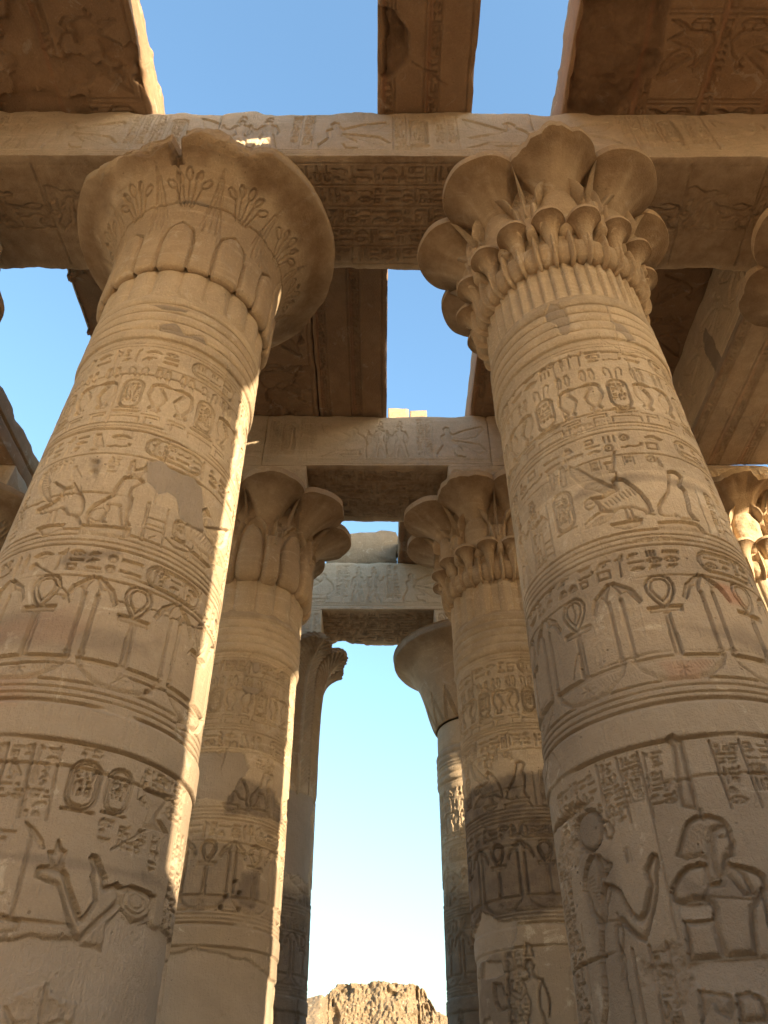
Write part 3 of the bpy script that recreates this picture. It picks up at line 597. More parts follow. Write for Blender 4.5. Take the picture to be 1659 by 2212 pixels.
def wrapbox(name, axis, a0, a1, p0, p1, z0, z1, da, dp, deco=None, mat=None, parent=None, chips=(.04, .03, .03, .04), seed=1, rough=0.006, wave=0.0, warp=None, gain=1.45):
    """A dressed block: a closed strip of four faces swept along x or y, with carving and worn arrises."""
    deco = deco or {}
    names = ('front', 'bottom', 'back', 'top')
    lens = (z1 - z0, p1 - p0, z1 - z0, p1 - p0)
    na = max(2, int((a1 - a0) / da)); A = np.linspace(a0, a1, na)
    seqp, seqz, nx, nz_, face, loc, dist, cid = [], [], [], [], [], [], [], []
    cor = [(-.7071, .7071), (-.7071, -.7071), (.7071, -.7071), (.7071, .7071)]
    fn = [(-1, 0), (0, -1), (1, 0), (0, 1)]
    blocks = []
    for f in range(4):
        n = max(7, int(lens[f] / (dp if names[f] in deco else dp * 4)))
        u = np.linspace(0, 1, n, endpoint=False)
        if f == 0: pp, zz = np.full(n, p0), z1 - u * (z1 - z0)
        elif f == 1: pp, zz = p0 + u * (p1 - p0), np.full(n, z0)
        elif f == 2: pp, zz = np.full(n, p1), z0 + u * (z1 - z0)
        else: pp, zz = p1 - u * (p1 - p0), np.full(n, z1)
        N = np.tile(fn[f], (n, 1)).astype(float); N[0] = cor[f]
        L = u * lens[f]; e = np.minimum(L, lens[f] - L)
        blocks.append((pp, zz, N, e, np.where(L <= lens[f] / 2, f, (f + 1) % 4), n))
    H = []; at = {k: [] for k in ('cem', 'soot', 'red')}
    for f, (pp, zz, N, e, c, n) in enumerate(blocks):
        h = np.zeros((n, na)); aa = {k: np.zeros((n, na)) for k in at}
        if names[f] in deco:
            co = zz if f in (0, 2) else pp
            o = np.argsort(co); cv = Canvas(A, co[o]); deco[names[f]](cv)
            h[o] = cv.H
            for k in at: aa[k][o] = cv.A[k]
        H.append(h)
        for k in at: at[k].append(aa[k])
    PP = np.concatenate([b[0] for b in blocks]); ZZ = np.concatenate([b[1] for b in blocks]); N = np.vstack([b[2] for b in blocks])
    E = np.concatenate([b[3] for b in blocks]); Cn = np.concatenate([b[4] for b in blocks]); H = np.vstack(H)
    AA = A[None, :] + 0 * PP[:, None]
    Pm = np.stack([AA, PP[:, None] + 0 * AA, ZZ[:, None] + 0 * AA], -1)
    er = sm(0.2, 0.5, fbm(Pm, 1.1, 4, seed + 20))
    H = H * gain * (1 - 0.5 * er) + rough * fbm(Pm, 6.0, 3, seed) + rough * 1.5 * fbm(Pm, 1.2, 3, seed + 2) + wave * fbm(Pm, 2.6, 5, seed + 7)
    cp = np.array([-1, -1, 1, 1]) * .7071; cz = np.array([1, -1, -1, 1]) * .7071; ch = np.array(chips)[Cn]
    ends = np.minimum(AA - a0, a1 - AA)
    q = np.clip(0.25 + fbm(Pm, 2.2, 4, seed + 11) * 1.6, 0, 1.3) * ch[:, None] * np.exp(-E[:, None] / np.maximum(ch[:, None] * 1.1, 0.01))
    q2 = 0.03 * np.clip(0.3 + fbm(Pm, 3.0, 3, seed + 13) * 1.5, 0, 1.2) * np.exp(-ends / 0.04)
    Pp = Pm[..., 1] + N[:, :1] * H - cp[Cn][:, None] * q - N[:, :1] * q2
    Pz = Pm[..., 2] + N[:, 1:] * H - cz[Cn][:, None] * q - N[:, 1:] * q2
    Pa = AA.copy()
    if warp is not None: Pa, Pp, Pz = warp(Pa, Pp, Pz)
    nl = len(PP)
    V = np.stack([Pa, Pp, Pz], -1).transpose(1, 0, 2)                     # rows along the axis
    quads = grid_quads(na, nl, wrap=True, flip=(axis == 'x'))
    V = V.reshape(-1, 3)
    c0, c1 = V[:nl].mean(0), V[-nl:].mean(0); i0 = len(V); V = np.vstack([V, c0, c1])
    j = np.arange(nl); j2 = (j + 1) % nl; b = (na - 1) * nl
    t0 = np.stack([j, j2, np.full(nl, i0)], -1); t1 = np.stack([b + j2, b + j, np.full(nl, i0 + 1)], -1)
    if axis == 'x': t0, t1 = t0[:, ::-1], t1[:, ::-1]
    t0, t1 = t0[:, ::-1], t1[:, ::-1]
    if axis == 'y': V = V[:, [1, 0, 2]]
    attrs = {k: np.concatenate([np.vstack(at[k]).T.ravel(), [0, 0]]) for k in at}
    me = mesh_np(name, V, quads, np.vstack([t0, t1]), mats=mat, attrs=attrs)
    return me

# ------------------------------------------------------------------ carved programmes
def registers(cv, rnd, lw, ank, ur, cartB=None, cartC=None, cartA=None, d=1.0):
    s0, s1 = cv.S[0], cv.S[-1]
    for z, w, dd in ((7.19, .014, .012), (7.13, .01, .01), (7.09, .012, .012), (6.815, .012, .012), (6.075, .014, .014), (6.035, .01, .01), (5.99, .014, .014),
                 (5.715, .013, .014), (4.955, .016, .016), (4.905, .012, .012), (4.86, .012, .012), (4.815, .016, .016), (4.555, .014, .014),
                 (3.79, .016, .014), (3.745, .012, .012), (3.70, .012, .012), (3.655, .02, .018), (3.42, .018, .016)):
        hline(cv, z, max(w, lw * 1.5), dd * 1.25)
    for (a, b, ct, cl) in ((6.845, 7.065, cartA, .5), (5.745, 5.965, cartB, .5), (4.585, 4.79, cartC, .48)):
        sk = []
        if ct is not None:
            x = ct
            for k in range(-2, 3):
                xx = ct + k * 2.05
                if s0 < xx < s1: cartouche(cv, rnd, xx, xx + cl, a + .012, b - .012, .018 * d, lw, False); sk.append((xx - .03, xx + cl + .05))
        text_line(cv, rnd, s0, s1, a, b, .019 * d, lw, sk)
    for k in range(-4, 5):                              # cobras and name rings
        x = ur + .667 * k
        if not (s0 - .3 < x < s1 + .3): continue
        cartouche(cv, rnd, x - .09, x + .09, 6.26, 6.62, .02 * d, lw * .9, True)
        for sg, f in ((.225, 1), (.445, -1)):
            uraeus(cv, x + sg, 6.24, .37, f, .024 * d)
            for q in (-.045, .03):
                sunk(cv, [(x + sg + q, 6.64), (x + sg + q - .03, 6.70), (x + sg + q - .02, 6.79), (x + sg + q + .015, 6.80), (x + sg + q + .03, 6.73), (x + sg + q + .02, 6.64)], .016 * d, .03)
            groove(cv, [(x + sg - .05, 6.10), (x + sg - .05, 6.165), (x + sg + .06, 6.165), (x + sg + .06, 6.20), (x + sg - .09, 6.20)], lw * 1.8, .014 * d)
        for q in (-1, 1):
            groove(cv, [(x + q * .02, 6.64), (x + q * .03, 6.76), (x + q * .065, 6.79), (x + q * .085, 6.76), (x + q * .07, 6.68)], lw * 1.8, .014 * d)
        groove(cv, [(x - .12, 6.10), (x - .12, 6.155), (x + .12, 6.155), (x + .12, 6.10)], lw * 1.8, .014 * d)
        sunk(cv, [(x - .12, 6.225), (x + .12, 6.225), (x + .07, 6.185), (x - .07, 6.185)], .014 * d, .03)
    for k in range(-4, 5):                              # signs of life between sceptres, on baskets
        x = ank + .607 * k
        if not (s0 - .3 < x < s1 + .3): continue
        loop = [(x - .005, 4.30), (x - .05, 4.36), (x - .085, 4.43), (x - .09, 4.48), (x - .07, 4.53), (x - .03, 4.555), (x + .03, 4.555), (x + .07, 4.53), (x + .09, 4.48), (x + .085, 4.43), (x + .05, 4.36)]
        lw2 = max(lw, .0075)
        groove(cv, loop, lw2 * 2.2, .026 * d, True)
        groove(cv, xf(loop, sx=.66, sz=.68, c=(x, 4.465)), lw2 * 1.6, .022 * d, True)
        sunk(cv, [(x - .11, 4.315), (x + .11, 4.315), (x + .105, 4.27), (x - .105, 4.27)], .022 * d, .03)
        sunk(cv, [(x - .018, 4.27), (x + .018, 4.27), (x + .026, 3.96), (x - .026, 3.96)], .024 * d, .025)
        b = [(x - .285, 3.955), (x + .285, 3.955), (x + .25, 3.88), (x + .16, 3.81), (x + .06, 3.785), (x - .06, 3.785), (x - .16, 3.81), (x - .25, 3.88)]
        sunk(cv, b, .022 * d, .04, .7)
        groove(cv, [(x - .275, 3.93), (x + .275, 3.93)], lw * 1.3, .012 * d)
        for i in range(8): groove(cv, [(x, 3.865), (x + .05 * cos(i * pi / 4), 3.865 + .05 * sin(i * pi / 4))], lw * 1.1, .010 * d)
        for i in range(7): groove(cv, [(x + .06 + i * .025, 3.92), (x + .10 + i * .022, 3.85)], lw * .9, .008 * d)
        for sg, f in ((-.262, -1), (-.345, 1)):
            q = x + sg
            w = [(q, 3.985), (q, 4.40), (q + f * .035, 4.44), (q + f * .075, 4.43)]
            f2 = -f
            groove(cv, [(a + f2 * 0, b_) for a, b_ in [(q, 3.99), (q, 4.42), (q - f2 * .0, 4.42)]], lw2 * 3.4, .022 * d)
            sunk(cv, [(q - .012, 4.40), (q - .012 + f2 * .012, 4.46), (q + f2 * .05, 4.47), (q + f2 * .11, 4.36), (q + f2 * .13, 4.38), (q + f2 * .09, 4.48), (q - f2 * .02, 4.57), (q - f2 * .04, 4.56), (q - f2 * .0, 4.47)], .024 * d, .03)
            groove(cv, ell(q, 3.985, .018, .022, 10), lw2 * 1.3, .016 * d, True)

def scene_1R(cv, rnd, lw, dx=0.0):
    S = lambda k, **kw: sunk(cv, xf(T[k], dx), **kw)
    S('R_wing', D=.022, w=.03, keep=.45); S('R_tail', D=.016, w=.03); S('R_vult', D=.03, w=.036, keep=.8)
    S('R_crown', D=.02, w=.03); S('R_basket', D=.022, w=.04); S('R_ram', D=.028, w=.034, keep=.75); S('R_ped', D=.02, w=.04)
    S('R_plume1', D=.02, w=.03); S('R_plume2', D=.02, w=.03)
    w = xf(T['R_wing'], dx)
    for i in range(8):
        t = i / 7.0
        groove(cv, [(-.575 + .20 * t + dx, 5.72 - .32 * t), (-.47 + .16 * t + dx, 5.64 - .19 * t)], .009, .012)
    for i in range(11):
        t = i / 10.0
        groove(cv, [(-.42 + .29 * t + dx, 5.25 + .13 * t), (-.395 + .29 * t + dx, 5.20 + .11 * t)], .009, .012)
    for i in range(6): groove(cv, [(-.30 - .02 * i + dx, 5.165), (-.37 - .035 * i + dx, 5.085)], .008, .009)
    groove(cv, ell(-.474 + dx, 5.30, .042, .05, 14), .014, .016, True); groove(cv, [(-.50 + dx, 5.30), (-.44 + dx, 5.30)], .01, .01)
    for q in ((-.235, -.22), (-.20, -.185)): groove(cv, [(q[0] + dx, 5.17), (q[0] + .005 + dx, 5.08), (q[1] + .02 + dx, 5.075)], .018, .016)
    groove(cv, [(-.10 + dx, 5.10), (-.04 + dx, 5.09)], .014, .012)
    cartouche(cv, rnd, -.775 + dx, -.605 + dx, 5.15, 5.53, .022, lw, True)
    for x0 in (-.40, -.145):
        groove(cv, [(x0 + dx, 5.6), (x0 + dx, 5.69)], .009, .01); groove(cv, [(x0 + .075 + dx, 5.6), (x0 + .075 + dx, 5.69)], .009, .01)
        text_column(cv, rnd, x0 + .008 + dx, x0 + .068 + dx, 5.59, 5.69, .012, lw * .7)
    sign(cv, F_['disc'], .03 + dx, 5.62, .08, .016, lw); sign(cv, G['man'], .10 + dx, 5.58, .1, .016, lw)
    for x0 in (.37, .46, .55, .68): groove(cv, [(x0 + dx, 4.98), (x0 + .01 + dx, 5.4)], .013, .016)
    for z in (5.08, 5.15, 5.22): groove(cv, [(.55 + dx, z), (.68 + dx, z)], .012, .013)
    text_column(cv, rnd, .47 + dx, .54 + dx, 5.0, 5.42, .014, lw * .8); text_column(cv, rnd, .6 + dx, .68 + dx, 5.3, 5.66, .014, lw * .8)
    vulture(cv, 1.0 + dx, 5.02, .6, -1)
    for x0 in (-.84, -.93, -1.06): groove(cv, [(x0 + dx, 5.0), (x0 + dx, 5.5)], .012, .014)
    for z in (5.04, 5.10, 5.16): groove(cv, [(-.93 + dx, z), (-.84 + dx, z)], .012, .012)
    sunk(cv, xf([(-1.0, 5.3), (-.85, 5.36), (-.9, 5.44), (-1.0, 5.40)], dx), .02, .03)
    text_column(cv, rnd, -1.05 + dx, -.95 + dx, 5.0, 5.66, .014, lw * .8)
    figure(cv, -1.25 + dx, 4.99, .62, 1, .022)

def scene_1L(cv, rnd, lw, dx=0.0):
    S = lambda k, **kw: sunk(cv, xf(T[k], dx), **kw)
    S('L_wing', D=.022, w=.03, keep=.45); S('L_vult', D=.03, w=.036, keep=.8); S('L_bsk', D=.022, w=.03); S('L_sphx', D=.028, w=.034, keep=.75); S('L_ped', D=.02, w=.04)
    for i in range(11):
        t = i / 10.0
        groove(cv, [(-.535 + .2 * t * t + dx, 5.64 - .36 * t), (-.43 + .10 * t + dx, 5.56 - .22 * t)], .009, .013)
    for i in range(10):
        t = i / 9.0
        groove(cv, [(-.36 + .27 * t + dx, 5.21 + .16 * t), (-.34 + .27 * t + dx, 5.17 + .14 * t)], .009, .012)
    for q in (-.26, -.21): groove(cv, [(q + dx, 5.14), (q + .01 + dx, 5.04)], .018, .016)
    groove(cv, xf([(.05, 5.07), (.07, 5.14), (.13, 5.17), (.17, 5.13), (.16, 5.06), (.10, 5.04)], dx), .010, .012, True)
    for x0 in (.325, .44, .455, .60): groove(cv, [(x0 + dx, 4.94), (x0 - .01 + dx, 5.30)], .012, .015)
    for z in (5.06, 5.10, 5.16): groove(cv, [(.45 + dx, z), (.60 + dx, z + .01)], .011, .013)
    groove(cv, [(.50 + dx, 4.98), (.54 + dx, 5.02)], .01, .01)
    cartouche(cv, rnd, .66 + dx, .80 + dx, 5.07, 5.26, .02, lw, True)
    groove(cv, xf([(.62, 5.04), (.70, 5.0), (.82, 5.02), (.84, 4.95)], dx), .016, .015)
    text_column(cv, rnd, -.46 + dx, -.36 + dx, 5.58, 5.69, .012, lw * .7); text_column(cv, rnd, -.34 + dx, -.22 + dx, 5.55, 5.69, .012, lw * .8)
    sign(cv, G['bird'], -.24 + dx, 5.44, .16, .016, lw); text_column(cv, rnd, .06 + dx, .16 + dx, 5.5, 5.69, .014, lw * .9)
    sunk(cv, xf([(.22, 5.52), (.23, 5.66), (.25, 5.68), (.27, 5.58), (.33, 5.62), (.34, 5.66), (.36, 5.6), (.32, 5.52)], dx), .02, .03)
    vulture(cv, 1.06 + dx, 5.0, .62, -1); text_column(cv, rnd, 1.34 + dx, 1.44 + dx, 5.0, 5.66, .014, lw * .9)
    text_column(cv, rnd, -.72 + dx, -.6 + dx, 5.0, 5.66, .014, lw * .9)

def deco_1L(cv, rnd, lw):
    rings(cv, lw); registers(cv, rnd, lw, .538, .053, cartB=.30, cartC=.55, cartA=.50)
    scene_1L(cv, rnd, lw)
    # lower panel
    for x0 in (.62, .74, .86, .98): text_column(cv, rnd, x0, x0 + .09, 2.86, 3.04, .014, lw * .9)
    text_line(cv, rnd, -.4, .2, 2.55, 2.66, .014, lw); text_line(cv, rnd, -.4, .22, 2.84, 2.93, .014, lw)
    for x0 in (-.42, -.3): text_column(cv, rnd, x0, x0 + .09, 2.42, 2.95, .014, lw)
    for x0, x1 in ((-.40, -.27), (-.25, -.12), (-.10, .03), (.05, .17), (.19, .31)):
        groove(cv, [(x0 - .01, 3.38), (x0 + .02, 2.98)], .014, .016); groove(cv, [(x1 + .01, 3.38), (x1 + .04, 2.98)], .014, .016)
        text_column(cv, rnd, x0 + .01, x1 + .01, 3.0, 3.38, .014, lw * .85)
    cartouche(cv, rnd, .405, .575, 3.06, 3.33, .024, lw * 1.1, True); cartouche(cv, rnd, .62, .765, 3.08, 3.33, .022, lw, True)
    text_line(cv, rnd, .44, .55, 3.345, 3.41, .014, lw * .8)
    for z in (3.32, 3.24, 3.16): text_line(cv, rnd, .84, 1.25, z, z + .075, .014, lw * .8)
    groove(cv, [(.82, 3.32), (.82, 3.2), (.9, 3.19)], .012, .014)
    for x0 in (1.22, 1.33, 1.44): text_column(cv, rnd, x0, x0 + .09, 2.45, 3.15, .014, lw * .9)
    sunk(cv, T['L_gobj'], .02, .05); sunk(cv, T['L_staffh'], .022, .03); groove(cv, T['L_staff'], .018, .018)
    sunk(cv, T['L_arm'], .032, .036, .82); sunk(cv, T['L_hand'], .024, .03); sunk(cv, T['L_collar'], .026, .036, .82)
    for i in range(4): groove(cv, [(.372 + .004 * i, 2.735 - .012 * i), (.42, 2.745 - .014 * i)], .008, .010)
    for i in range(3): groove(cv, [(.625 + .018 * i, 2.85), (.64 + .014 * i, 2.80)], .007, .010)
    groove(cv, ell(.96, 2.68, .09, .06, 14), .012, .012, True); groove(cv, ell(.96, 2.68, .055, .035, 12), .010, .01, True)
    groove(cv, [(1.10, 2.74), (1.07, 2.68), (1.12, 2.58)], .02, .02)
    sunk(cv, [(.20, 2.47), (.26, 2.52), (.36, 2.50), (.36, 2.45), (.22, 2.43)], .016, .02)
    cement(cv, T['L_cem0'] + [(1.62, 1.5), (-.8, 1.5), (-.8, 2.38)], .03, -.016, 3)
    k = cv.win(*bbox(T['L_isl'], .1))
    if k:
        sl, X, Y = k; f = d_poly(X, Y, T['L_isl']) + .03 * fbm(np.stack([X, Y, X * 0], -1), 12, 3, 4)
        m = 1 - sm(-.01, .01, f); cv.A['cem'][sl] *= 1 - m; cv.H[sl] = cv.H[sl] * (1 - m) + m * (-.004 - .018 * np.abs(fbm(np.stack([X, Y, X * 0], -1), 14, 3, 8)))
    groove(cv, [(.56, 2.24), (.57, 2.08)], .02, .02); groove(cv, [(.40, 2.14), (.45, 2.08), (.5, 2.05)], .02, .02)
    cement(cv, T['L_cem1'], .02, -.004, 8); cement(cv, T['L_pat'], .015, .004, 2); cement(cv, T['L_pat2'], .01, .002, 9)
    paint(cv, 'soot', T['L_soot'], .03, .03, .75); paint(cv, 'soot', T['L_soot2'], .03, .03, .6)
    paint(cv, 'soot', [(-.5, 4.25), (.1, 4.28), (.2, 4.15), (.5, 4.2), (.75, 4.25), (.7, 4.05), (.35, 4.02), (.1, 3.98), (-.5, 4.0)], .10, .05, .5, 5, 11)
    paint(cv, 'soot', [(-.5, 2.80), (.5, 2.81), (1.1, 2.84), (1.2, 2.80), (.9, 2.77), (-.5, 2.76)], .02, .02, .5)
    paint(cv, 'red', [(-.4, 4.2), (.1, 4.25), (.3, 4.18), (.2, 4.05), (-.3, 4.05)], .10, .06, .14, 6, 3)
    paint(cv, 'red', [(-.2, 3.8), (.03, 3.8), (.02, 3.60), (-.2, 3.55)], .03, .03, .15)
    # a drum edge broken away below the lines
    for (x, z, r) in ((1.05, 3.76, .05), (.75, 3.86, .035), (-.03, 5.52, .05), (-.05, 5.62, .05)):
        g = cv.win(x - .2, x + .2, z - .2, z + .2)
        if g:
            sl, X, Y = g; q = np.sqrt((X - x) ** 2 + ((Y - z) * 1.3) ** 2) + .04 * fbm(np.stack([X, Y, X * 0], -1), 9, 3, 5)
            cv.H[sl] -= .03 * (1 - sm(r * .3, r * 1.2, q))

def rings(cv, lw):
    for k in range(6): hline(cv, 7.21 + .134 * k, .014, .014)

def deco_1R(cv, rnd, lw):
    rings(cv, lw); registers(cv, rnd, lw, -.159, -.009, cartB=.34, cartC=.165, cartA=.42)
    scene_1R(cv, rnd, lw)
    for x0 in (-.80, -.66, -.53, -.13, .03, .19, .36):
        groove(cv, [(x0 - .012, 3.39), (x0 + .0, 3.02)], .014, .016)
        text_column(cv, rnd, x0, x0 + .115, 3.05, 3.38, .014, lw * .85)
    for z in (3.36, 3.27, 3.17, 3.08): text_line(cv, rnd, -1.25, -.84, z - .085, z, .013, lw * .85)
    for x0 in (-1.47, -1.38, -1.29): text_column(cv, rnd, x0, x0 + .08, 1.9, 3.0, .016, lw * .9)
    groove(cv, [(-1.18, 1.8), (-1.17, 2.6)], .014, .014)
    sunk(cv, T['R_disc'], .034, .036, .82); sunk(cv, T['R_wig'], .026, .036, .82); sunk(cv, T['R_face'], .030, .036, .82); sunk(cv, T['R_body'], .032, .036, .82)
    groove(cv, xf([(-.865, 3.08), (-.80, 3.06), (-.775, 3.0), (-.80, 2.965), (-.83, 2.98), (-.83, 3.02)], 0), .014, .018)
    for i in range(9): groove(cv, [(-1.045 + .008 * i, 2.80 - .018 * i), (-.985 + .005 * i, 2.81 - .022 * i)], .007, .009)
    groove(cv, [(-.905, 2.87), (-.875, 2.865)], .009, .012); groove(cv, [(-.855, 2.825), (-.89, 2.82)], .008, .012); groove(cv, [(-.93, 2.8), (-.90, 2.78), (-.88, 2.79)], .008, .01)
    for i in range(3): groove(cv, [(-.735 + .016 * i, 2.90), (-.73 + .014 * i, 2.82)], .006, .010)
    groove(cv, [(-.96, 2.62), (-.90, 2.66), (-.87, 2.71)], .010, .012); groove(cv, [(-.97, 2.58), (-.84, 2.56)], .010, .012); groove(cv, [(-.86, 2.60), (-.83, 2.50), (-.90, 2.30)], .010, .012)
    groove(cv, ell(-.87, 2.385, .02, .025, 10), .012, .014, True)
    sunk(cv, T['R_nemes'], .026, .036, .82); sunk(cv, T['R_kface'], .032, .036, .82); sunk(cv, T['R_kbody'], .030, .036, .82); sunk(cv, T['R_beard'], .028, .03, .6); sunk(cv, T['R_feather'], .028, .04, .6); sunk(cv, T['R_arm2'], .028, .036, .82)
    for i in range(26): groove(cv, [(-.365 + .0028 * i, 3.40 - .0135 * i), (-.30, 3.41 - .0145 * i)], .005, .006)
    groove(cv, [(-.29, 3.02), (-.285, 2.97)], .018, .018)
    for i in range(8): groove(cv, [(-.42 + .018 * i, 2.80 + .006 * i), (-.385 + .014 * i, 2.94)], .006, .007)
    groove(cv, [(-.235, 2.875), (-.215, 2.885), (-.19, 2.877), (-.21, 2.868)], .007, .012, True); groove(cv, [(-.24, 2.90), (-.19, 2.90)], .008, .008)
    groove(cv, [(-.215, 2.815), (-.182, 2.815)], .008, .014); groove(cv, ell(-.285, 2.865, .014, .024, 8), .008, .012, True)
    for i in range(5): groove(cv, [(-.215 + .014 * i, 2.72 - .0 * i), (-.175 + .008 * i, 2.61)], .006, .008)
    groove(cv, [(-.36, 2.60), (-.17, 2.57), (-.10, 2.58)], .010, .010); groove(cv, [(-.40, 2.56), (-.33, 2.67)], .016, .016); groove(cv, [(-.10, 2.62), (-.12, 2.45), (-.07, 2.33)], .020, .022)
    sunk(cv, T['R_fold1'], .026, .05); sunk(cv, T['R_fold2'], .026, .036, .82)
    for x0 in (-.80, -.70, -.61): groove(cv, [(x0, 1.9), (x0, 2.42)], .014, .016)
    text_column(cv, rnd, -.69, -.62, 1.95, 2.4, .016, lw)
    # broken left flank of the drum and lost skin low down
    for (x, z, rx, rz, dd) in ((-1.15, 3.20, .30, .035, .03), (-1.2, 2.98, .2, .12, .015), (-.62, 2.28, .16, .12, .02), (-1.28, 5.86, .02, .05, .04), (-.03, 6.22, .07, .012, .03), (-.45, 6.1, .2, .05, .014), (-.02, 4.86, .25, .02, .016)):
        g = cv.win(x - rx * 2, x + rx * 2, z - rz * 3, z + rz * 3)
        if g:
            sl, X, Y = g; q = np.sqrt(((X - x) / rx) ** 2 + ((Y - z) / rz) ** 2) + .8 * fbm(np.stack([X, Y, X * 0], -1), 10, 4, 5)
            m = 1 - sm(.6, 1.1, q); cv.H[sl] = cv.H[sl] * (1 - .6 * m) - dd * m * (.5 + np.abs(fbm(np.stack([X, Y, X * 0], -1), 22, 3, 7)))
    cement(cv, T['R_cem'], .015, -.014, 3); cement(cv, T['R_cem2'], .012, -.012, 4); cement(cv, T['R_pat1'], .03, -.004, 5); cement(cv, T['R_pat2'], .015, .003, 6)
    paint(cv, 'soot', T['R_soot1'], .04, .03, .55)
    paint(cv, 'soot', [(-1.6, 4.95), (-.9, 4.93), (-.4, 4.9), (.1, 4.88), (.9, 4.9), (.9, 4.56), (.3, 4.5), (-.3, 4.5), (-.62, 4.2), (-.62, 3.7), (-1.6, 3.5)], .22, .22, .42, 3, 2)
    paint(cv, 'soot', [(-.1, 4.15), (.6, 4.1), (.9, 4.15), (.9, 4.02), (.4, 3.95)], .12, .06, .5, 6, 4)
    paint(cv, 'soot', T['R_disc'], .03, .02, .6); paint(cv, 'soot', [(-1.1, 2.95), (-.8, 2.95), (-.78, 2.0), (-1.1, 2.0)], .10, .06, .5, 5, 6)
    paint(cv, 'soot', [(-.45, 2.68), (-.1, 2.66), (-.1, 2.58), (-.35, 2.56), (-.45, 2.6)], .05, .03, .55)
    paint(cv, 'red', [(.25, 4.52), (.36, 4.50), (.42, 4.38), (.3, 4.36)], .03, .03, .55); paint(cv, 'red', [(-.3, 3.92), (-.0, 3.9), (-.1, 3.8), (-.25, 3.8)], .04, .04, .3)

def deco_row2(side):
    def f(cv, rnd, lw):
        if side > 0:
            registers(cv, rnd, lw, -.62, -.62, cartB=-1.35, cartC=-.3, cartA=-.05); scene_1R(cv, rnd, lw, -.42)
        else:
            registers(cv, rnd, lw, .66, .50, cartB=.72, cartC=.62, cartA=.78); scene_1L(cv, rnd, lw, .46)
        sg = side
        # dark tide mark and the cement repair of the lower shaft
        if sg > 0:
            paint(cv, 'soot', [(-1.7, 5.28), (-1.1, 5.34), (-.65, 5.36), (-.3, 5.42), (.6, 5.4), (.6, 4.0), (-.3, 3.7), (-1.7, 3.72)], .12, .06, .95, 5, 3)
            cement(cv, [(-1.8, 3.72), (-1.2, 3.72), (-1.0, 3.86), (-.82, 3.84), (-.75, 3.72), (-.45, 3.70), (-.5, 3.38), (-.72, 3.42), (-.95, 3.38), (-1.2, 3.34), (-1.25, 2.2), (-1.8, 2.2)], .05, -.016, 6)
            cement(cv, [(-1.0, 3.36), (-.72, 3.30), (-.68, 3.18), (-.8, 3.15), (-1.05, 3.2)], .04, -.016, 9)
            cement(cv, [(-1.2, 2.75), (-.95, 2.8), (-.8, 2.6), (-.8, 2.0), (-1.3, 2.0)], .06, -.016, 9)
            sunk(cv, [(-.85, 3.12), (-.72, 3.1), (-.66, 2.95), (-.62, 2.86), (-.78, 2.84), (-.86, 2.95)], .03, .05)
            text_column(cv, rnd, -.66, -.56, 2.6, 3.4, .016, lw); text_column(cv, rnd, -.54, -.44, 2.6, 3.4, .016, lw)
            figure(cv, -.35, 2.3, 1.0, -1, .028)
            paint(cv, 'soot', [(-1.15, 3.35), (-.55, 3.4), (-.55, 2.7), (-1.15, 2.75)], .07, .04, .6)
        else:
            paint(cv, 'soot', [(.45, 5.38), (.62, 5.34), (.8, 5.30), (1.1, 5.2), (1.15, 4.95), (.9, 4.96), (.55, 4.92), (.2, 4.9), (.1, 5.3)], .09, .05, .85, 5, 3)
            paint(cv, 'soot', [(.50, 4.22), (.72, 4.25), (.78, 4.0), (.70, 3.88), (.5, 3.82), (.45, 3.95)], .10, .06, .85, 6, 8)
            paint(cv, 'soot', [(-.2, 4.6), (.4, 4.55), (.5, 4.25), (.3, 3.8), (-.2, 3.8)], .10, .05, .5, 5, 8)
            cement(cv, [(-.6, 3.36), (.28, 3.38), (.55, 3.32), (.85, 3.30), (1.15, 3.20), (1.6, 3.2), (1.6, 2.0), (-.6, 2.0)], .05, -.014, 6)
            cement(cv, [(-.3, 5.68), (.35, 5.68), (.42, 5.5), (.3, 5.3), (.2, 5.05), (-.3, 5.1)], .05, -.004, 7)
            cement(cv, [(.28, 7.05), (.42, 7.07), (.45, 6.9), (.33, 6.86)], .03, -.002, 7); cement(cv, [(.2, 6.65), (.5, 6.66), (.45, 6.56), (.25, 6.54)], .03, -.002, 8)
            for (x, z) in ((.42, 4.12), (.33, 3.95), (.28, 3.83), (.50, 3.83), (.48, 4.0)):
                sunk(cv, [(x - .02, z - .02), (x + .02, z - .02), (x + .02, z + .02), (x - .02, z + .02)], .06, .1, 0)
    return f

def deco_row3(side):
    def f(cv, rnd, lw):
        registers(cv, rnd, lw, .4 * -side, .2, cartB=-side * .9, cartC=-side * .7, cartA=None)
        vulture(cv, -side * .7, 5.0, .66, side); vulture(cv, -side * 1.35, 5.0, .66, -side); figure(cv, -side * 1.0, 5.0, .6, side)
        text_column(cv, rnd, -side * .35 - .06, -side * .35 + .06, 5.0, 5.66, .016, lw)
        for x in np.arange(cv.S[0], cv.S[-1], .5): figure(cv, x, 2.3, 1.0, 1, .024)
        s0, s1 = cv.S[0], cv.S[-1]
        paint(cv, 'soot', [(s0, 5.3), (s1, 5.2), (s1, 2.5), (s0, 2.5)], .2, .15, .75, 3, 3)
        if side < 0: cement(cv, [(.2, 7.6), (1.2, 7.55), (1.28, 7.0), (1.1, 6.6), (1.3, 6.1), (1.05, 5.4), (.4, 5.5), (.2, 6.2)], .08, -.006, 4)
    return f

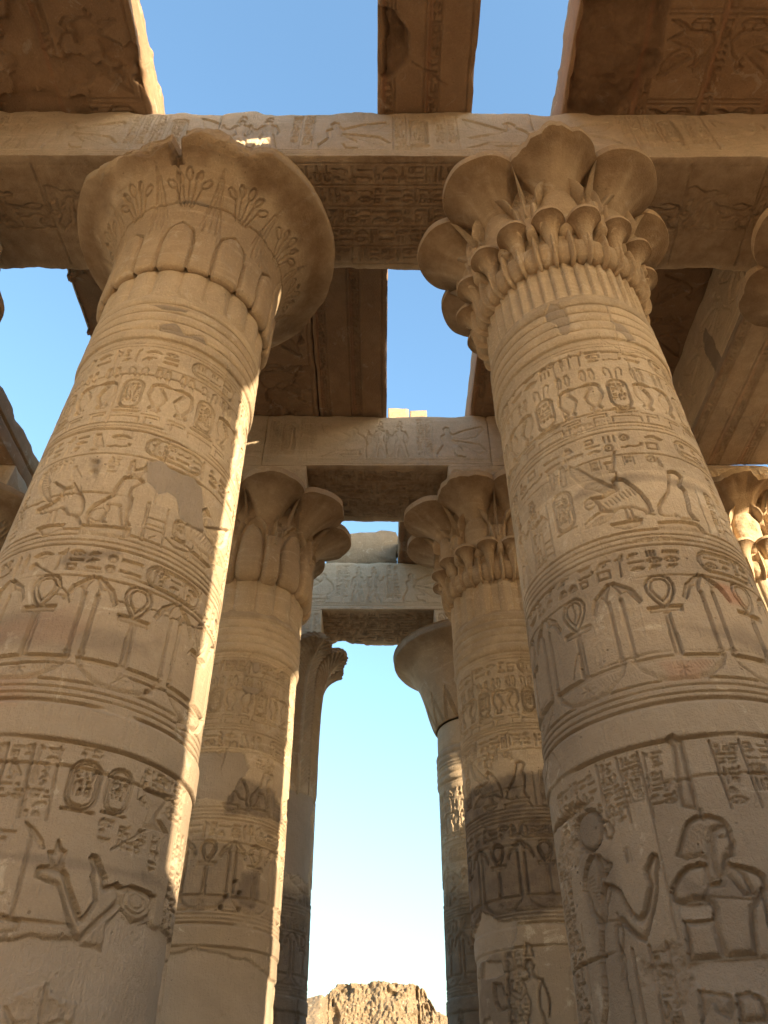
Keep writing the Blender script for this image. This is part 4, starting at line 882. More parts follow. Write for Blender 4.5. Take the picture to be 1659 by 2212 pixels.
def deco_plain(cv, rnd, lw):
    registers(cv, rnd, lw, 0, 0, cartB=.3, cartC=.2); scene_1R(cv, rnd, lw, 0)
    paint(cv, 'soot', [(cv.S[0], 4.9), (cv.S[-1], 4.9), (cv.S[-1], 2.5), (cv.S[0], 2.5)], .12, .08, .5, 3, 3)
# ------------------------------------------------------------------ capitals
def each(n, th0):
    for k in range(n):
        t = th0 + 2 * pi * k / n
        t = (t + pi) % (2 * pi) - pi
        for o in (0, -2 * pi, 2 * pi):
            if abs(t + o) < pi + 0.6: yield t + o

def bell_deco(th0, petals=10, plants=True, teeth=False):
    def f(cv):
        P = pi / max(petals, 1)
        if petals:
            for t in each(petals, th0 + P):             # the row behind, then the row in front
                raised(cv, [(t - .155, 8.30), (t + .155, 8.30), (t + .165, 8.9), (t + .10, 9.22), (t, 9.36), (t - .10, 9.22), (t - .165, 8.9)], .025, .12)
            for t in each(petals, th0):
                raised(cv, [(t - .155, 8.28), (t + .155, 8.28), (t + .165, 8.75), (t + .14, 8.95), (t + .08, 9.06), (t, 9.10), (t - .08, 9.06), (t - .14, 8.95), (t - .165, 8.75)], .075, .09)
                groove(cv, [(t - .175, 8.3), (t - .18, 8.8), (t - .14, 9.02), (t, 9.14), (t + .14, 9.02), (t + .18, 8.8), (t + .175, 8.3)], .028, .035)
        if plants:
            for t in each(petals, th0 + P):
                for q in (-.075, 0, .075): groove(cv, [(t + q, 9.0), (t + q * .3, 9.78)], .012, .014)
                groove(cv, [(t - .10, 9.25), (t, 9.86), (t + .10, 9.25)], .012, .014)
            for t in each(petals, th0):
                for i in range(-2, 3):
                    a = i * .38; x1, z1 = t + .17 * sin(a) * 1.15, 9.48 + .24 * cos(a)
                    groove(cv, [(t + .03 * i, 9.40), (x1, z1)], .016, .024)
                    e = [(x1 + .032 * cos(u) * cos(a) + .065 * (1 + sin(u)) * sin(a), z1 + .055 * (1 + sin(u)) * cos(a) - .032 * cos(u) * sin(a)) for u in np.linspace(0, 2 * pi, 12, endpoint=False)]
                    if i % 2 == 0: groove(cv, e, .014, .024, True)
                    else: sunk(cv, e, .03, .03)
            P2 = [(-pi + .05 * i, 9.46 + .012 * sin(7 * i) + .008 * sin(3.1 * i)) for i in range(127)]
            groove(cv, P2, .018, .034)                  # the bed joint through the bell
            paint(cv, 'cem', [(th0 - .16, 9.45), (th0 - .02, 9.50), (th0 + .15, 9.50), (th0 + .30, 9.44), (th0 + .15, 9.455), (th0, 9.45)], .01, .006)
            paint(cv, 'soot', [(-pi, 9.86), (pi, 9.86), (pi, 10.06), (-pi, 10.06)], .16, .10, .85, 3, 4)  # underside of the flare: staining and shade painted as one dark band
        if teeth:
            for t in each(16, th0):
                for m in (0, .05, .1):
                    groove(cv, [(t - .19 + m * .6, 8.42), (t, 9.10 - m * 2.2), (t + .19 - m * .6, 8.42)], .018, .02)
            paint(cv, 'soot', [(-pi, 9.8), (pi, 9.8), (pi, 10.6), (-pi, 10.6)], .25, .12, .6, 3, 5)  # stain with painted shade below the lip
    return f

BELL = [(.78, 8.43), (.83, 8.355), (.87, 8.345), (.885, 8.43), (.89, 8.7), (.90, 9.0), (.92, 9.25), (.96, 9.46), (1.03, 9.63), (1.14, 9.79), (1.28, 9.91), (1.42, 10.0), (1.535, 10.06), (1.545, 10.07), (1.548, 10.08), (1.545, 10.19), (1.535, 10.2), (1.2, 10.25), (.7, 10.26), (0.0, 10.26)]
BELL3 = [(.78, 8.50), (.82, 8.45), (.85, 8.45), (.90, 8.55), (.965, 8.75), (1.03, 9.0), (1.11, 9.3), (1.20, 9.55), (1.36, 9.8), (1.54, 9.96), (1.68, 10.04), (1.695, 10.055), (1.70, 10.07), (1.695, 10.2), (1.68, 10.215), (1.2, 10.25), (0.0, 10.25)]
CORE = [(.78, 8.64), (.81, 8.555), (.85, 8.555), (.875, 8.63), (.88, 8.8), (.86, 9.0), (.87, 9.25), (.90, 9.5), (.93, 9.8), (.93, 10.05), (.90, 10.2), (.8, 10.22)]

def composite_deco(tu, kind):
    def f(cv):
        if kind == 'A':
            for t in each(8, tu):
                raised(cv, [(t + .24 * cos(a), 9.36 + .42 * sin(a)) for a in np.linspace(0, 2 * pi, 20, endpoint=False)], .10, .20)
                for s in (-1, 1):
                    raised(cv, [(t + s * .20, 8.95), (t + s * .27, 9.25), (t + s * .24, 9.55), (t + s * .12, 9.76), (t + s * .02, 9.86), (t + s * .10, 9.86), (t + s * .24, 9.74), (t + s * .34, 9.5), (t + s * .36, 9.2), (t + s * .3, 8.95)], .18, .055)
            for t in each(8, tu + pi / 8):
                raised(cv, [(t - .06, 8.9), (t - .075, 9.35), (t - .15, 9.62), (t - .10, 9.72), (t, 9.76), (t + .10, 9.72), (t + .15, 9.62), (t + .075, 9.35), (t + .06, 8.9)], .16, .045)
                for i in range(-4, 5): groove(cv, [(t + .012 * i, 9.45), (t + .032 * i, 9.74 - .004 * i * i)], .012, .014)
                raised(cv, [(t - .03, 9.2), (t, 9.9), (t + .03, 9.2)], .21, .03)
            for i, t in enumerate(each(32, tu + pi / 32)):
                raised(cv, [(t - .085, 8.5), (t + .085, 8.5), (t + .088, 8.74), (t + .06, 8.80), (t - .06, 8.80), (t - .088, 8.74)], .055, .07)
            for t in each(32, tu):
                raised(cv, [(t - .028, 8.52), (t + .028, 8.52), (t + .028, 8.86), (t + .016, 8.92), (t - .016, 8.92), (t - .028, 8.86)], .10, .026)
        else:
            for t in each(8, tu - .23):
                raised(cv, [(t - .23, 8.5), (t + .23, 8.5), (t + .235, 8.95), (t + .20, 9.25), (t + .11, 9.46), (t, 9.54), (t - .11, 9.46), (t - .20, 9.25), (t - .235, 8.95)], .10, .14)
                for s in (-1, 1):
                    raised(cv, [(t + s * .25, 8.6), (t + s * .27, 9.1), (t + s * .22, 9.4), (t + s * .10, 9.58), (t, 9.66), (t + s * .12, 9.66), (t + s * .27, 9.5), (t + s * .36, 9.2), (t + s * .37, 8.6)], .12, .08)
            for t in each(8, tu + .16):
                raised(cv, [(t - .16, 8.5), (t + .16, 8.5), (t + .14, 9.1), (t + .17, 9.5), (t + .1, 9.62), (t, 9.66), (t - .1, 9.62), (t - .17, 9.5), (t - .14, 9.1)], .135, .09)
                for i in range(-4, 5): groove(cv, [(t + .014 * i, 9.3), (t + .035 * i, 9.62 - .004 * i * i)], .012, .014)
                raised(cv, [(t - .04, 9.1), (t, 9.85), (t + .04, 9.1)], .17, .035)
        paint(cv, 'soot', [(-pi, 9.75), (pi, 9.75), (pi, 10.6), (-pi, 10.6)], .2, .1, .6, 3, 4)  # top of the core painted darker, stain and shade under the flowers
    return f

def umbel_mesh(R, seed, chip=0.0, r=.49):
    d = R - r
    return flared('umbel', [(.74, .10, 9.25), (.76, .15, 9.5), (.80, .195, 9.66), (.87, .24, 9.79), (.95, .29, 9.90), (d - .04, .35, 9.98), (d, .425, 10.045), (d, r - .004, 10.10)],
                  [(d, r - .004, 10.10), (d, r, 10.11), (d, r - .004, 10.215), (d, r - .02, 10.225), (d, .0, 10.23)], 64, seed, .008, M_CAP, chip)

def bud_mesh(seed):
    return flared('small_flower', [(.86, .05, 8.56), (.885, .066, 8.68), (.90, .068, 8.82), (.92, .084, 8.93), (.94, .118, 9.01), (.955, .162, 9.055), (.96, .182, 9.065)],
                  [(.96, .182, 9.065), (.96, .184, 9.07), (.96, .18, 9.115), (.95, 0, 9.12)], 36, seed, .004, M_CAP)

def tip_mesh():
    """A thin leaf tip that climbs the crease between two great flowers."""
    V = []; n = 10
    for i in range(n):
        u = i / (n - 1); d = .94 + .30 * u ** 1.6; z = 9.5 + .56 * u; w = .055 * (1 - u) + .004
        V += [(-w, -d + .10, z), (0, -d - .05 * (1 - u), z - .01), (w, -d + .10, z)]
    V = np.array(V); z_ = np.zeros(len(V))
    return mesh_np('leaf_tip', V, grid_quads(n, 3), mats=M_CAP, attrs={'cem': z_, 'soot': z_, 'red': z_}, smooth=False)

def composite(root, tu, kind, R=1.6, nth=560, chips=(0.10, 0.0, 0.0), full=True, ru=.56, rough=.004):
    """A composite capital: a core with leaves, eight great open flowers, and a lower ring of small ones."""
    cap = link('capital', lathe('capital', CORE, nth, int(nth * .5), M_CAP, composite_deco(tu, kind), rough=rough, seed=int(tu * 100) % 97), root)
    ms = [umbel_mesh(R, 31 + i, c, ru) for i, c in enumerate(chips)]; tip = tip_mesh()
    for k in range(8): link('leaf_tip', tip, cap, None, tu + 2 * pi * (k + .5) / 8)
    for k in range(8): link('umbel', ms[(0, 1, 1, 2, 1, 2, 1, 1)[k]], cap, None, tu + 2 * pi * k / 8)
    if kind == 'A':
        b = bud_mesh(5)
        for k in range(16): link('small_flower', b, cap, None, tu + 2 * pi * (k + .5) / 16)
        link('neck', neck_mesh(42, 'ribs' if full else 'mixed', 8.0, 8.66, 3, 504, tu), root) if full else link('neck', neck_mesh(16, 'mixed', 7.97, 8.66, 3, 512, tu), root)
    else:
        link('neck', neck_mesh(16, 'stems', 7.95, 8.60, 3, 480, tu - .23), root)
    return cap

def palm_capital(root, th0, n=9):
    prof = [(.78, 6.93), (.83, 6.98), (.832, 7.3), (.825, 8.0), (.83, 8.6), (.85, 9.1), (.90, 9.45), (.99, 9.72), (1.12, 9.9), (1.27, 10.02), (1.385, 10.08), (1.39, 10.1), (1.385, 10.2), (1.37, 10.215), (1.1, 10.24), (0, 10.25)]
    def deco(cv):
        P = pi / n
        for t in each(n, th0):
            raised(cv, [(t - .035, 6.9), (t - .05, 9.0), (t - .03, 10.1), (t + .03, 10.1), (t + .05, 9.0), (t + .035, 6.9)], .045, .04)
            for i in range(46):
                z = 7.05 + i * .08
                for s in (-1, 1): groove(cv, [(t + s * .06, z), (t + s * P * .96, z + .26)], .026, .026)
            groove(cv, [(t + P, 6.9), (t + P, 10.15)], .04, .06)
        paint(cv, 'soot', [(-pi, 9.9), (pi, 9.9), (pi, 10.6), (-pi, 10.6)], .2, .1, .6, 3, 4)  # stain and painted shade where the palm leaves overhang
    def warp(TH, r, z, P0):
        u = np.abs((((TH - th0) * n / (2 * pi) + .5) % 1.0) * 2 - 1)
        lob = (1 - np.sqrt(np.clip(1 - (u * .96) ** 2, 0, 1)))
        a = sm(8.8, 10.1, P0[..., 2])
        return r * (1 - .20 * a * lob), z - .16 * sm(9.6, 10.1, P0[..., 2]) * lob * (r > .9)
    return link('capital', lathe('capital', prof, 540, 300, M_CAP, deco, warp, .004, 7), root)

def broken_bell(th0):
    def warp(TH, r, z, P0):
        a = (TH - (-.10) + pi) % (2 * pi) - pi
        m = sm(.80, .55, np.abs(a + .12 * noise(P0, 2.0, 5)))                 # the front of the lip has broken off
        lim = 1.39 + .10 * noise(P0, 2.6, 4) + .05 * fbm(P0, 8.0, 3, 9)
        edge = (P0[..., 2] > 9.7) & (P0[..., 0] ** 2 + P0[..., 1] ** 2 > 1.2 ** 2)
        cut = np.where(edge, np.minimum(r, lim), r)
        r2 = r * (1 - m) + cut * m
        notch = (1 - sm(.025, .07, np.abs(a - .02 - .03 * noise(P0, 5, 2)))) * (P0[..., 2] > 9.85) * (r > .9)
        r2 = r2 - notch * .20
        crack = (1 - sm(.006, .016, np.abs(a - .03 - .02 * noise(P0, 6, 2)))) * (P0[..., 2] > 9.45) * (P0[..., 2] < 10.0)
        r2 = r2 - .03 * crack
        rim = sm(9.75, 10.0, P0[..., 2]) * (r > 1.2)
        r2 = r2 - rim * .05 * np.clip(fbm(P0, 2.2, 4, 8), 0, 1)
        return r2, z - .05 * m * rim * np.abs(fbm(P0, 4, 3, 2))
    return warp

def abacus(root, cx, cy, seed, z0=10.25, half=.80):
    def front(cv):
        rnd = random.Random(seed); s = cx
        groove(cv, [(s - half + .04, z0 + .70), (s + half - .04, z0 + .70)], .014, .014)
        for k in range(4):
            x = s - half + .08 + k * .38
            cartouche(cv, rnd, x, x + .16, z0 + .12, z0 + .62, .016, .009, True); text_column(cv, rnd, x + .2, x + .34, z0 + .1, z0 + .64, .014, .009)
    me = wrapbox('abacus', 'x', cx - half, cx + half, cy - half, cy + half, z0, 11.0 - .004, .02, .02, {'front': front}, M_BEAM, chips=(.01, .03, .03, .01), seed=seed)
    me.transform(Matrix.Translation((-cx, -cy, 0)))
    return link('abacus', me, root)

# ------------------------------------------------------------------ columns
Y1, Y2, Y3, YB = 4.913, 10.370, 14.989, -0.45
XL, XR = -2.129, 1.997
GRP = 'columns of the hall'
def column(x, y, label, res, zlow, seed, deco, lw, cap, ztop=7.93, ab=True):
    r = empty('column', (x, y, 0), label, 'column', GRP)
    link('shaft', shaft_mesh(x, y, res, zlow, seed, deco, ztop, lw, 1.4 if y < 8 else 1.9 if y < 12 else 1.3), r)
    cap(r)
    if ab: abacus(r, x, y, seed)
    return r
D = radians
def cap_bell(th0, warp=None, nth=720, nt=330):
    def f(r):
        link('capital', lathe('capital', BELL, nth, nt, M_CAP, bell_deco(th0), warp, .004, 3), r)
        link('neck', neck_mesh(20, 'stems', 7.95, 8.40, 2, 600, th0), r)
    return f
def cap_teeth(r):
    link('capital', lathe('capital', BELL3, 480, 220, M_CAP, bell_deco(0.1, 0, False, True), None, .005, 3), r)
    link('neck', lathe('neck', [(.80, 7.9), (.815, 7.95), (.815, 8.2), (.80, 8.42)], 90, 12, M_COL, None, None, .003, 4), r)

column(XL, Y1, 'nearest column on the left, its open bell capital broken at the front of the lip', .0062, 1.75, 11, deco_1L, .0068, cap_bell(D(2), broken_bell(D(2))))
column(XR, Y1, 'nearest column on the right, with a capital of eight open flowers and a pleated neck', .0062, 1.7, 12, deco_1R, .0068, lambda r: composite(r, D(-3), 'A', 1.54, 900, (.16, .02, .05), ru=.49))
column(XL, Y2, 'middle column of the left row, with round-topped leaves under its flower capital', .012, 2.5, 13, deco_row2(-1), .010, lambda r: composite(r, D(16), 'B', 1.63, 560, (.05, .10, .12)))
column(XR, Y2, 'middle column of the right row, dark across its lower half with a cement repair below', .012, 2.5, 14, deco_row2(1), .010, lambda r: composite(r, D(-28), 'A', 1.64, 640, (.12, .03, .03), False))
column(XL, Y3, 'far column of the left row, with a ribbed palm leaf capital', .018, 2.8, 15, deco_row3(-1), .012, lambda r: palm_capital(r, D(40)), 7.0)
column(XR, Y3, 'far column of the right row, with a smooth bell capital zigzagged at its foot', .018, 2.8, 16, deco_row3(1), .012, cap_teeth)
XRR, XLL = 6.12, -6.26
column(XRR, Y1, 'column cut off by the right edge, its flower capital under the front architrave', .03, 6.0, 17, deco_plain, .014, lambda r: composite(r, D(-30), 'A', 1.6, 420, (.1, .15, .1)))
column(XRR, Y2, 'sunlit column at the right edge with a badly broken flower capital', .02, 3.0, 18, deco_plain, .013, lambda r: composite(r, D(-52), 'A', 1.6, 640, (.55, .45, .6), False, rough=.05))
column(XLL, Y1, 'column at the left edge showing only a broken piece of its capital', .04, 6.0, 19, deco_plain, .016, lambda r: composite(r, D(42), 'B', 1.55, 360, (.35, .25, .3)))
column(-7.3, Y2, 'shaded column at the left edge behind the nearest left column', .03, 5.0, 20, deco_plain, .014, cap_bell(D(20), None, 360, 170))
column(XRR, Y3, 'far column right of the far bell column, hidden behind the nearest right column', .05, 6.0, 21, deco_plain, .02, cap_teeth)
column(XLL, Y3, 'far column left of the palm capital, hidden behind the nearest left column', .05, 6.0, 22, deco_plain, .02, cap_teeth)
for i, x in enumerate((XLL, XL, XR, XRR)):
    column(x, YB, 'column of the row behind the camera, out of the picture', .06, 6.5, 23 + i, lambda cv, rnd, lw: None, .02, cap_teeth)

# ------------------------------------------------------------------ architraves
def beam_front(seed, x0, x1, z0=11.0, z1=12.33):
    def f(cv):
        rnd = random.Random(seed)
        for z, w in ((z0 + .05, .016), (z0 + .10, .012), (z0 + .155, .016)): groove(cv, [(x0, z), (x1, z)], w, .016)
        b = z0 + .20; x = x0 + .1; k = seed
        while x < x1 - .3:
            m = k % 4; k += 1
            if m == 0:
                winged(cv, x + .25, b, .85, 1, .024); x += 1.02
            elif m == 1:
                for q in (0, .17): groove(cv, [(x + q, b), (x + q, z1 - .08)], .012, .014)
                text_column(cv, rnd, x + .015, x + .155, b, z1 - .1, .018, .009)
                cartouche(cv, rnd, x + .22, x + .44, b + .12, z1 - .25, .024, .011, True)
                sunk(cv, [(x + .2, b + .08), (x + .46, b + .08), (x + .4, b), (x + .26, b)], .018, .03); x += .52
            elif m == 2:
                vulture(cv, x + .48, b, .95, 1, .024); x += .98
            else:
                for q in range(2): figure(cv, x + .2 + .36 * q, b, .86, -1 if seed % 2 else 1, .022)
                x += .85
            if rnd.random() < .6:
                for q in range(2):
                    text_column(cv, rnd, x + .02, x + .13, b + .1, z1 - .1, .018, .008); groove(cv, [(x + .15, b), (x + .15, z1 - .08)], .012, .014); x += .16
    return f
def soffit(seed, x0, x1, y0, y1, rows=5, figs=False):
    def f(cv):
        rnd = random.Random(seed); h = (y1 - y0 - .2) / rows
        for r in range(rows + 1): groove(cv, [(x0 + .1, y0 + .1 + r * h), (x1 - .1, y0 + .1 + r * h)], .014, .012)
        xa = x0 + .15
        for r in range(rows):
            text_line(cv, rnd, xa, x1 - .2, y0 + .1 + r * h + .02, y0 + .1 + (r + 1) * h - .02, .020, .011)
        paint(cv, 'soot', [(x0, y0), (x1, y0), (x1, y1), (x0, y1)], .3, .25, .9, 1.4, seed)  # whole underside browned: soot, with its shade painted in
    return f
def soffit_fig(seed, x0, x1, y0, y1):
    """Figures lying across the soffit, as at the ends of the front architrave."""
    def f(cv):
        for xx in np.arange(x0 + .35, x1, .95):
            t = Canvas(cv.Z, cv.S)
            figure(t, (y0 + y1) / 2 - .05, xx, .75, 1, .026); winged(t, y0 + .5, xx - .3, .55, 1, .022)
            cv.H = np.minimum(cv.H, t.H.T)
        for xx in np.arange(x0, x1, .95): groove(cv, [(xx, y0 + .1), (xx + .08, y1 - .1)], .02, .02)
        groove(cv, [(x0, y0 + .12), (x1, y0 + .12)], .014, .012)
        paint(cv, 'soot', [(x0, y0), (x1, y0), (x1, y1), (x0, y1)], .3, .25, .75, 1.4, seed)  # soot and painted shade over the whole soffit
    return f
W2 = .79
def architrave(x0, x1, y, label, seed, da, sof, chips=(.02, .02, .04, .03), wave=0.0, warp=None):
    o = link('architrave', wrapbox('architrave', 'x', x0 + .004, x1 - .004, y - W2, y + W2, 11.0, 12.33, da, da,
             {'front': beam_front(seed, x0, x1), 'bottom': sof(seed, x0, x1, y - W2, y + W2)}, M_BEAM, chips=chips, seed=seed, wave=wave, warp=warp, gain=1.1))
    return tag(o, label, 'architrave', 'architraves spanning the columns', 'thing')
def ragged(amp, seed):
    def w(a, p, z):
        P = np.stack([a, p * .4, z * 0], -1); k = sm(11.9, 12.33, z)
        return a, p, z - amp * k * (np.clip(fbm(P, 2.3, 4, seed) + .25, 0, 1))
    return w
fr = (.05, .02, .05, .03)
architrave(-10.4, XLL, Y1, 'carved front architrave running out of the photo on the left', 1, .03, soffit_fig, fr)
architrave(XLL, XL, Y1, 'carved front architrave left of the nearest left column', 2, .014, soffit_fig, fr, warp=ragged(.07, 3))
architrave(XL, XR, Y1, 'carved front architrave between the two nearest columns', 7, .012, soffit, fr, warp=ragged(.09, 5))
architrave(XR, XRR, Y1, 'carved front architrave right of the nearest right column', 4, .014, soffit_fig, (.04, .06, .05, .03), warp=ragged(.05, 6))
architrave(XRR, 10.3, Y1, 'carved front architrave running out of the photo on the right', 8, .03, soffit_fig, fr)
architrave(-5.95, XL, Y2, 'second architrave behind the nearest left column', 3, .03, soffit)
architrave(XL, XR, Y2, 'second architrave between the two middle columns', 5, .015, lambda s, a, b, c, d: soffit(s, a, b, c, d, 4), warp=ragged(.05, 8))
architrave(XR, XRR, Y2, 'second architrave behind the nearest right column', 6, .02, soffit)
architrave(XLL, XL, Y3, 'third architrave left of the far palm column', 9, .05, soffit)
architrave(XL, XR, Y3, 'third architrave between the two far columns, its rear edge broken away', 10, .02, lambda s, a, b, c, d: soffit(s, a, b, c, d, 4), (.03, .02, .16, .03), warp=ragged(.05, 9))
architrave(XR, XRR, Y3, 'third architrave right of the far bell column', 11, .05, soffit)
for a, b in ((-10.4, XLL), (XLL, XL), (XL, XR), (XR, XRR), (XRR, 10.3)):
    o = link('architrave', wrapbox('architrave', 'x', a, b, YB - W2, YB + W2, 11.0, 12.33, .2, .2, {}, M_BEAM, seed=3))
    tag(o, 'plain architrave of the row behind the camera, out of the picture', 'architrave', 'architraves spanning the columns', 'thing')

def slab_bottom(seed, y0, y1, x0, x1, cols=3, flake=0.0, loss=None):
    """Ceiling decoration: lengthwise bands with writing, vultures between them, worn plaster."""
    def f(cv):
        rnd = random.Random(seed); w = (x1 - x0 - .1) / cols
        for c in range(cols):
            xa = x0 + .05 + c * w; xb = xa + w
            for q in (xa + .03, xa + .17, xb - .03): groove(cv, [(y0, q), (y1, q)], .014, .012)
            text_line(cv, rnd, y0, y1, xa + .04, xa + .16, .016, .010)
            if w > .7:
                t = Canvas(cv.Z, cv.S); y = y0 + .3
                while y < y1 - .6:
                    vulture(t, (xa + .17 + xb) / 2, y, min(.9, w * .8), 1 if rnd.random() > .5 else -1, .02); y += 1.05
                    for q in (0, .06, .12): groove(t, [(xa + .2, y - .1 + q), (xb - .05, y - .1 + q)], .012, .012)
                cv.H = np.minimum(cv.H, t.H.T)
            paint(cv, 'red', [(y0, xa), (y1, xa), (y1, xa + .05), (y0, xa + .05)], .03, .03, .3, 4, seed + c)
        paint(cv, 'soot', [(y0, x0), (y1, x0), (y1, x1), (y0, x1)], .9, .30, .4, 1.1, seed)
        for i in range(3): crack(cv, rnd, rnd.uniform(y0, y1), rnd.uniform(x0, x1), rnd.randint(6, 16), rnd.uniform(0, 6.3), .08, .012, .012)
        X, Y = np.meshgrid(cv.S, cv.Z); P = np.stack([X, Y, X * 0 + seed], -1)
        if flake:
            vv = fbm(P, 2.2, 4, seed + 4); m = sm(.12, .16, vv) * flake
            cv.H = cv.H * (1 - m) - .05 * m; cv.A['soot'] = np.maximum(cv.A['soot'], .5 * m)
        for l in (loss or []):
            g = d_poly(X, Y, l) + .06 * fbm(P, 4, 4, 3); m = 1 - sm(-.02, .02, g)
            cv.H = cv.H * (1 - m) - (.09 + .05 * fbm(P, 3, 4, 5)) * m; cv.A['soot'] = np.maximum(cv.A['soot'], .8 * m)
    return f
def slab(x0, x1, y0, y1, label, seed, da=.02, th=.70, z=12.345, cols=3, mat=None, flake=0.0, chips=(.03, .05, .05, .03), wave=0.0, loss=None, side=None):
    dk = {'bottom': slab_bottom(seed, y0, y1, x0, x1, cols, flake, loss)} if cols else {}
    if side: dk.update(side)
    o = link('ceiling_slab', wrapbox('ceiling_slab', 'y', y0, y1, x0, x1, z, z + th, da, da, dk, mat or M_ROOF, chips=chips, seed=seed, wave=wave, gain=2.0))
    return tag(o, label, 'ceiling slab', 'stone roof slabs', 'thing')
YA = YB + .02
slab(-5.6, -3.09, YA, 4.86, 'worn front roof slab at top left, its broken side edge catching the sun', 31, .02, cols=2, flake=.8, chips=(.03, .05, .10, .14), side={'back': lambda cv: None})
slab(-9.9, -5.62, YA, 4.86, 'front roof slab cut off by the top left corner', 32, .06, cols=3)
slab(-.04, 1.23, YA, 4.80, 'narrow roof slab alone between two gaps of sky at the top', 33, .016, th=1.0, cols=2, loss=[[(2.9, -.10), (3.6, -.10), (3.72, .1), (3.5, .34), (3.2, .36), (2.95, .22)]])
slab(2.45, 6.1, YA, 4.86, 'wide front roof slab at top right with rows of painted carving', 34, .018, cols=4, chips=(.08, .06, .05, .03), loss=[[(2.5, 2.5), (4.2, 2.5), (4.3, 3.1), (3.6, 3.6), (2.5, 3.5)]])
slab(6.12, 9.9, YA, 4.86, 'front roof slab cut off by the top right corner', 35, .06, cols=3)
slab(-5.04, -1.18, Y1 + .02, Y2 - .05, 'roof slab behind the broken bell capital, its ceiling flaking', 36, .02, cols=3, flake=.7)
slab(-1.165, .11, Y1 + .02, Y2 - .05, 'roof slab left of the tall gap of sky, carved with a vulture ceiling', 37, .016, cols=2)
slab(1.70, 5.5, Y1 + .02, Y2 - .05, 'roof slab behind the nearest right column, dark and carved with vultures', 38, .02, cols=3)
slab(6.0, 9.9, Y1 + .02, Y2 - .05, 'roof slab beyond the lengthwise beam at the right', 39, .06, cols=3)
o = link('architrave', wrapbox('architrave', 'y', 6.2, 11.3, -8.1, -6.53, 11.0, 11.72, .03, .03, {'back': lambda cv: groove(cv, [(6, 11.34), (12, 11.34)], .05, .05)}, M_ROOF, chips=(.05, .03, .03, .07), seed=40, wave=.012))
tag(o, 'broken lengthwise architrave slanting down at the left edge in shade', 'architrave', None, 'thing')
slab(.41, 3.2, Y2 + .05, Y3 - .05, 'roof slab beside the rough stone block above the third architrave', 42, .03, cols=2)
slab(-1.28, .37, Y3 - .60, Y3 + 2.5, 'rough broken stone block lying on the third architrave', 43, .03, th=1.05, z=12.35, cols=0, mat=M_ROUGH, chips=(.16, .08, .10, .18), wave=.16)

o = link('stone_block', wrapbox('stone_block', 'x', -3.05, 1.2, YB - .6, YB + .6, 12.34, 13.2, .1, .1, {}, M_ROUGH, chips=(.08, .05, .05, .08), seed=46, wave=.03))  # added out of view to block sun from the front architrave
tag(o, 'long masonry course on the row behind the camera, out of the picture', 'stone block', None, 'thing')
o = link('stone_block', wrapbox('stone_block', 'y', .2, 4.4, -5.5, -3.7, 13.06, 14.5, .08, .08, {}, M_ROUGH, chips=(.08, .05, .05, .08), seed=45, wave=.03))  # hidden block added to throw shade on the left edge
tag(o, 'upper course of masonry on the worn front left roof slab, hidden above its edge', 'stone block', None, 'thing')

o = link('stone_block', wrapbox('stone_block', 'x', 3.1, 5.4, 8.3, 10.3, 13.06, 14.7, .1, .1, {}, M_ROUGH, chips=(.08, .05, .05, .08), seed=47, wave=.03))  # sun blocker added out of sight, shades the rough block
tag(o, 'upper masonry on the dark vulture roof slab, hidden above it', 'stone block', None, 'thing')

# the lengthwise beam over the columns on the right
def lb(cv):
    slab_bottom(51, Y1 + W2, Y2 - W2, 5.28, 6.95, 3)(cv)
    cement(cv, [(Y1, 5.2), (Y2, 5.2), (Y2, 5.36), (Y1, 5.36)], .015, -.01, 4)
def lside(cv):
    rnd = random.Random(9)
    for y in np.arange(Y1 + .9, Y2 - .8, .9): winged(cv, y, 11.25, .8, 1, .02)
    groove(cv, [(Y1 + W2, 11.12), (Y2 - W2, 11.12)], .014, .014)
    cement(cv, [(7.2, 11.0), (7.5, 11.0), (7.55, 11.5), (7.4, 11.9), (7.25, 11.9)], .06, -.006, 4)
o = link('architrave', wrapbox('architrave', 'y', Y1 + W2 + .004, Y2 - W2 - .004, 5.28, 6.95, 11.004, 12.335, .016, .016, {'bottom': lb, 'front': lside}, M_BEAM, chips=(.03, .02, .03, .03), seed=51))
tag(o, 'lengthwise architrave at the right with an ochre carved underside and a grey cement strip', 'architrave', None, 'thing')

# screen walls between the columns behind the camera: they cut the low sun off the foot of the nearest columns
for xa, xb in ((XR + .75, XRR - .75), (XRR + .75, 10.2)):
    o = link('screen_wall', wrapbox('screen_wall', 'x', xa, xb, YB - .35, YB + .35, 0, 4.15, .1, .1, {}, M_COL, chips=(.06, .02, .02, .06), seed=81, wave=.01))
    tag(o, 'low screen wall between columns of the row behind the camera', 'wall', 'screen walls', 'thing')

# two loose sunlit stones on the second architrave
o = link('stone_block', wrapbox('stone_block', 'x', .15, .58, Y2 + .0, Y2 + .55, 12.34, 13.43, .03, .03, {}, M_ROUGH, chips=(.03, .03, .03, .04), seed=61, wave=.02)); tag(o, 'taller sunlit stone block standing on the second architrave', 'stone block', 'loose stones on the roof', 'thing')
o = link('stone_block', wrapbox('stone_block', 'x', .60, .95, Y2 + .0, Y2 + .55, 12.34, 13.36, .03, .03, {}, M_ROUGH, chips=(.03, .03, .03, .06), seed=62, wave=.02)); tag(o, 'lower sunlit stone block on the right of the pair on the second architrave', 'stone block', 'loose stones on the roof', 'thing')

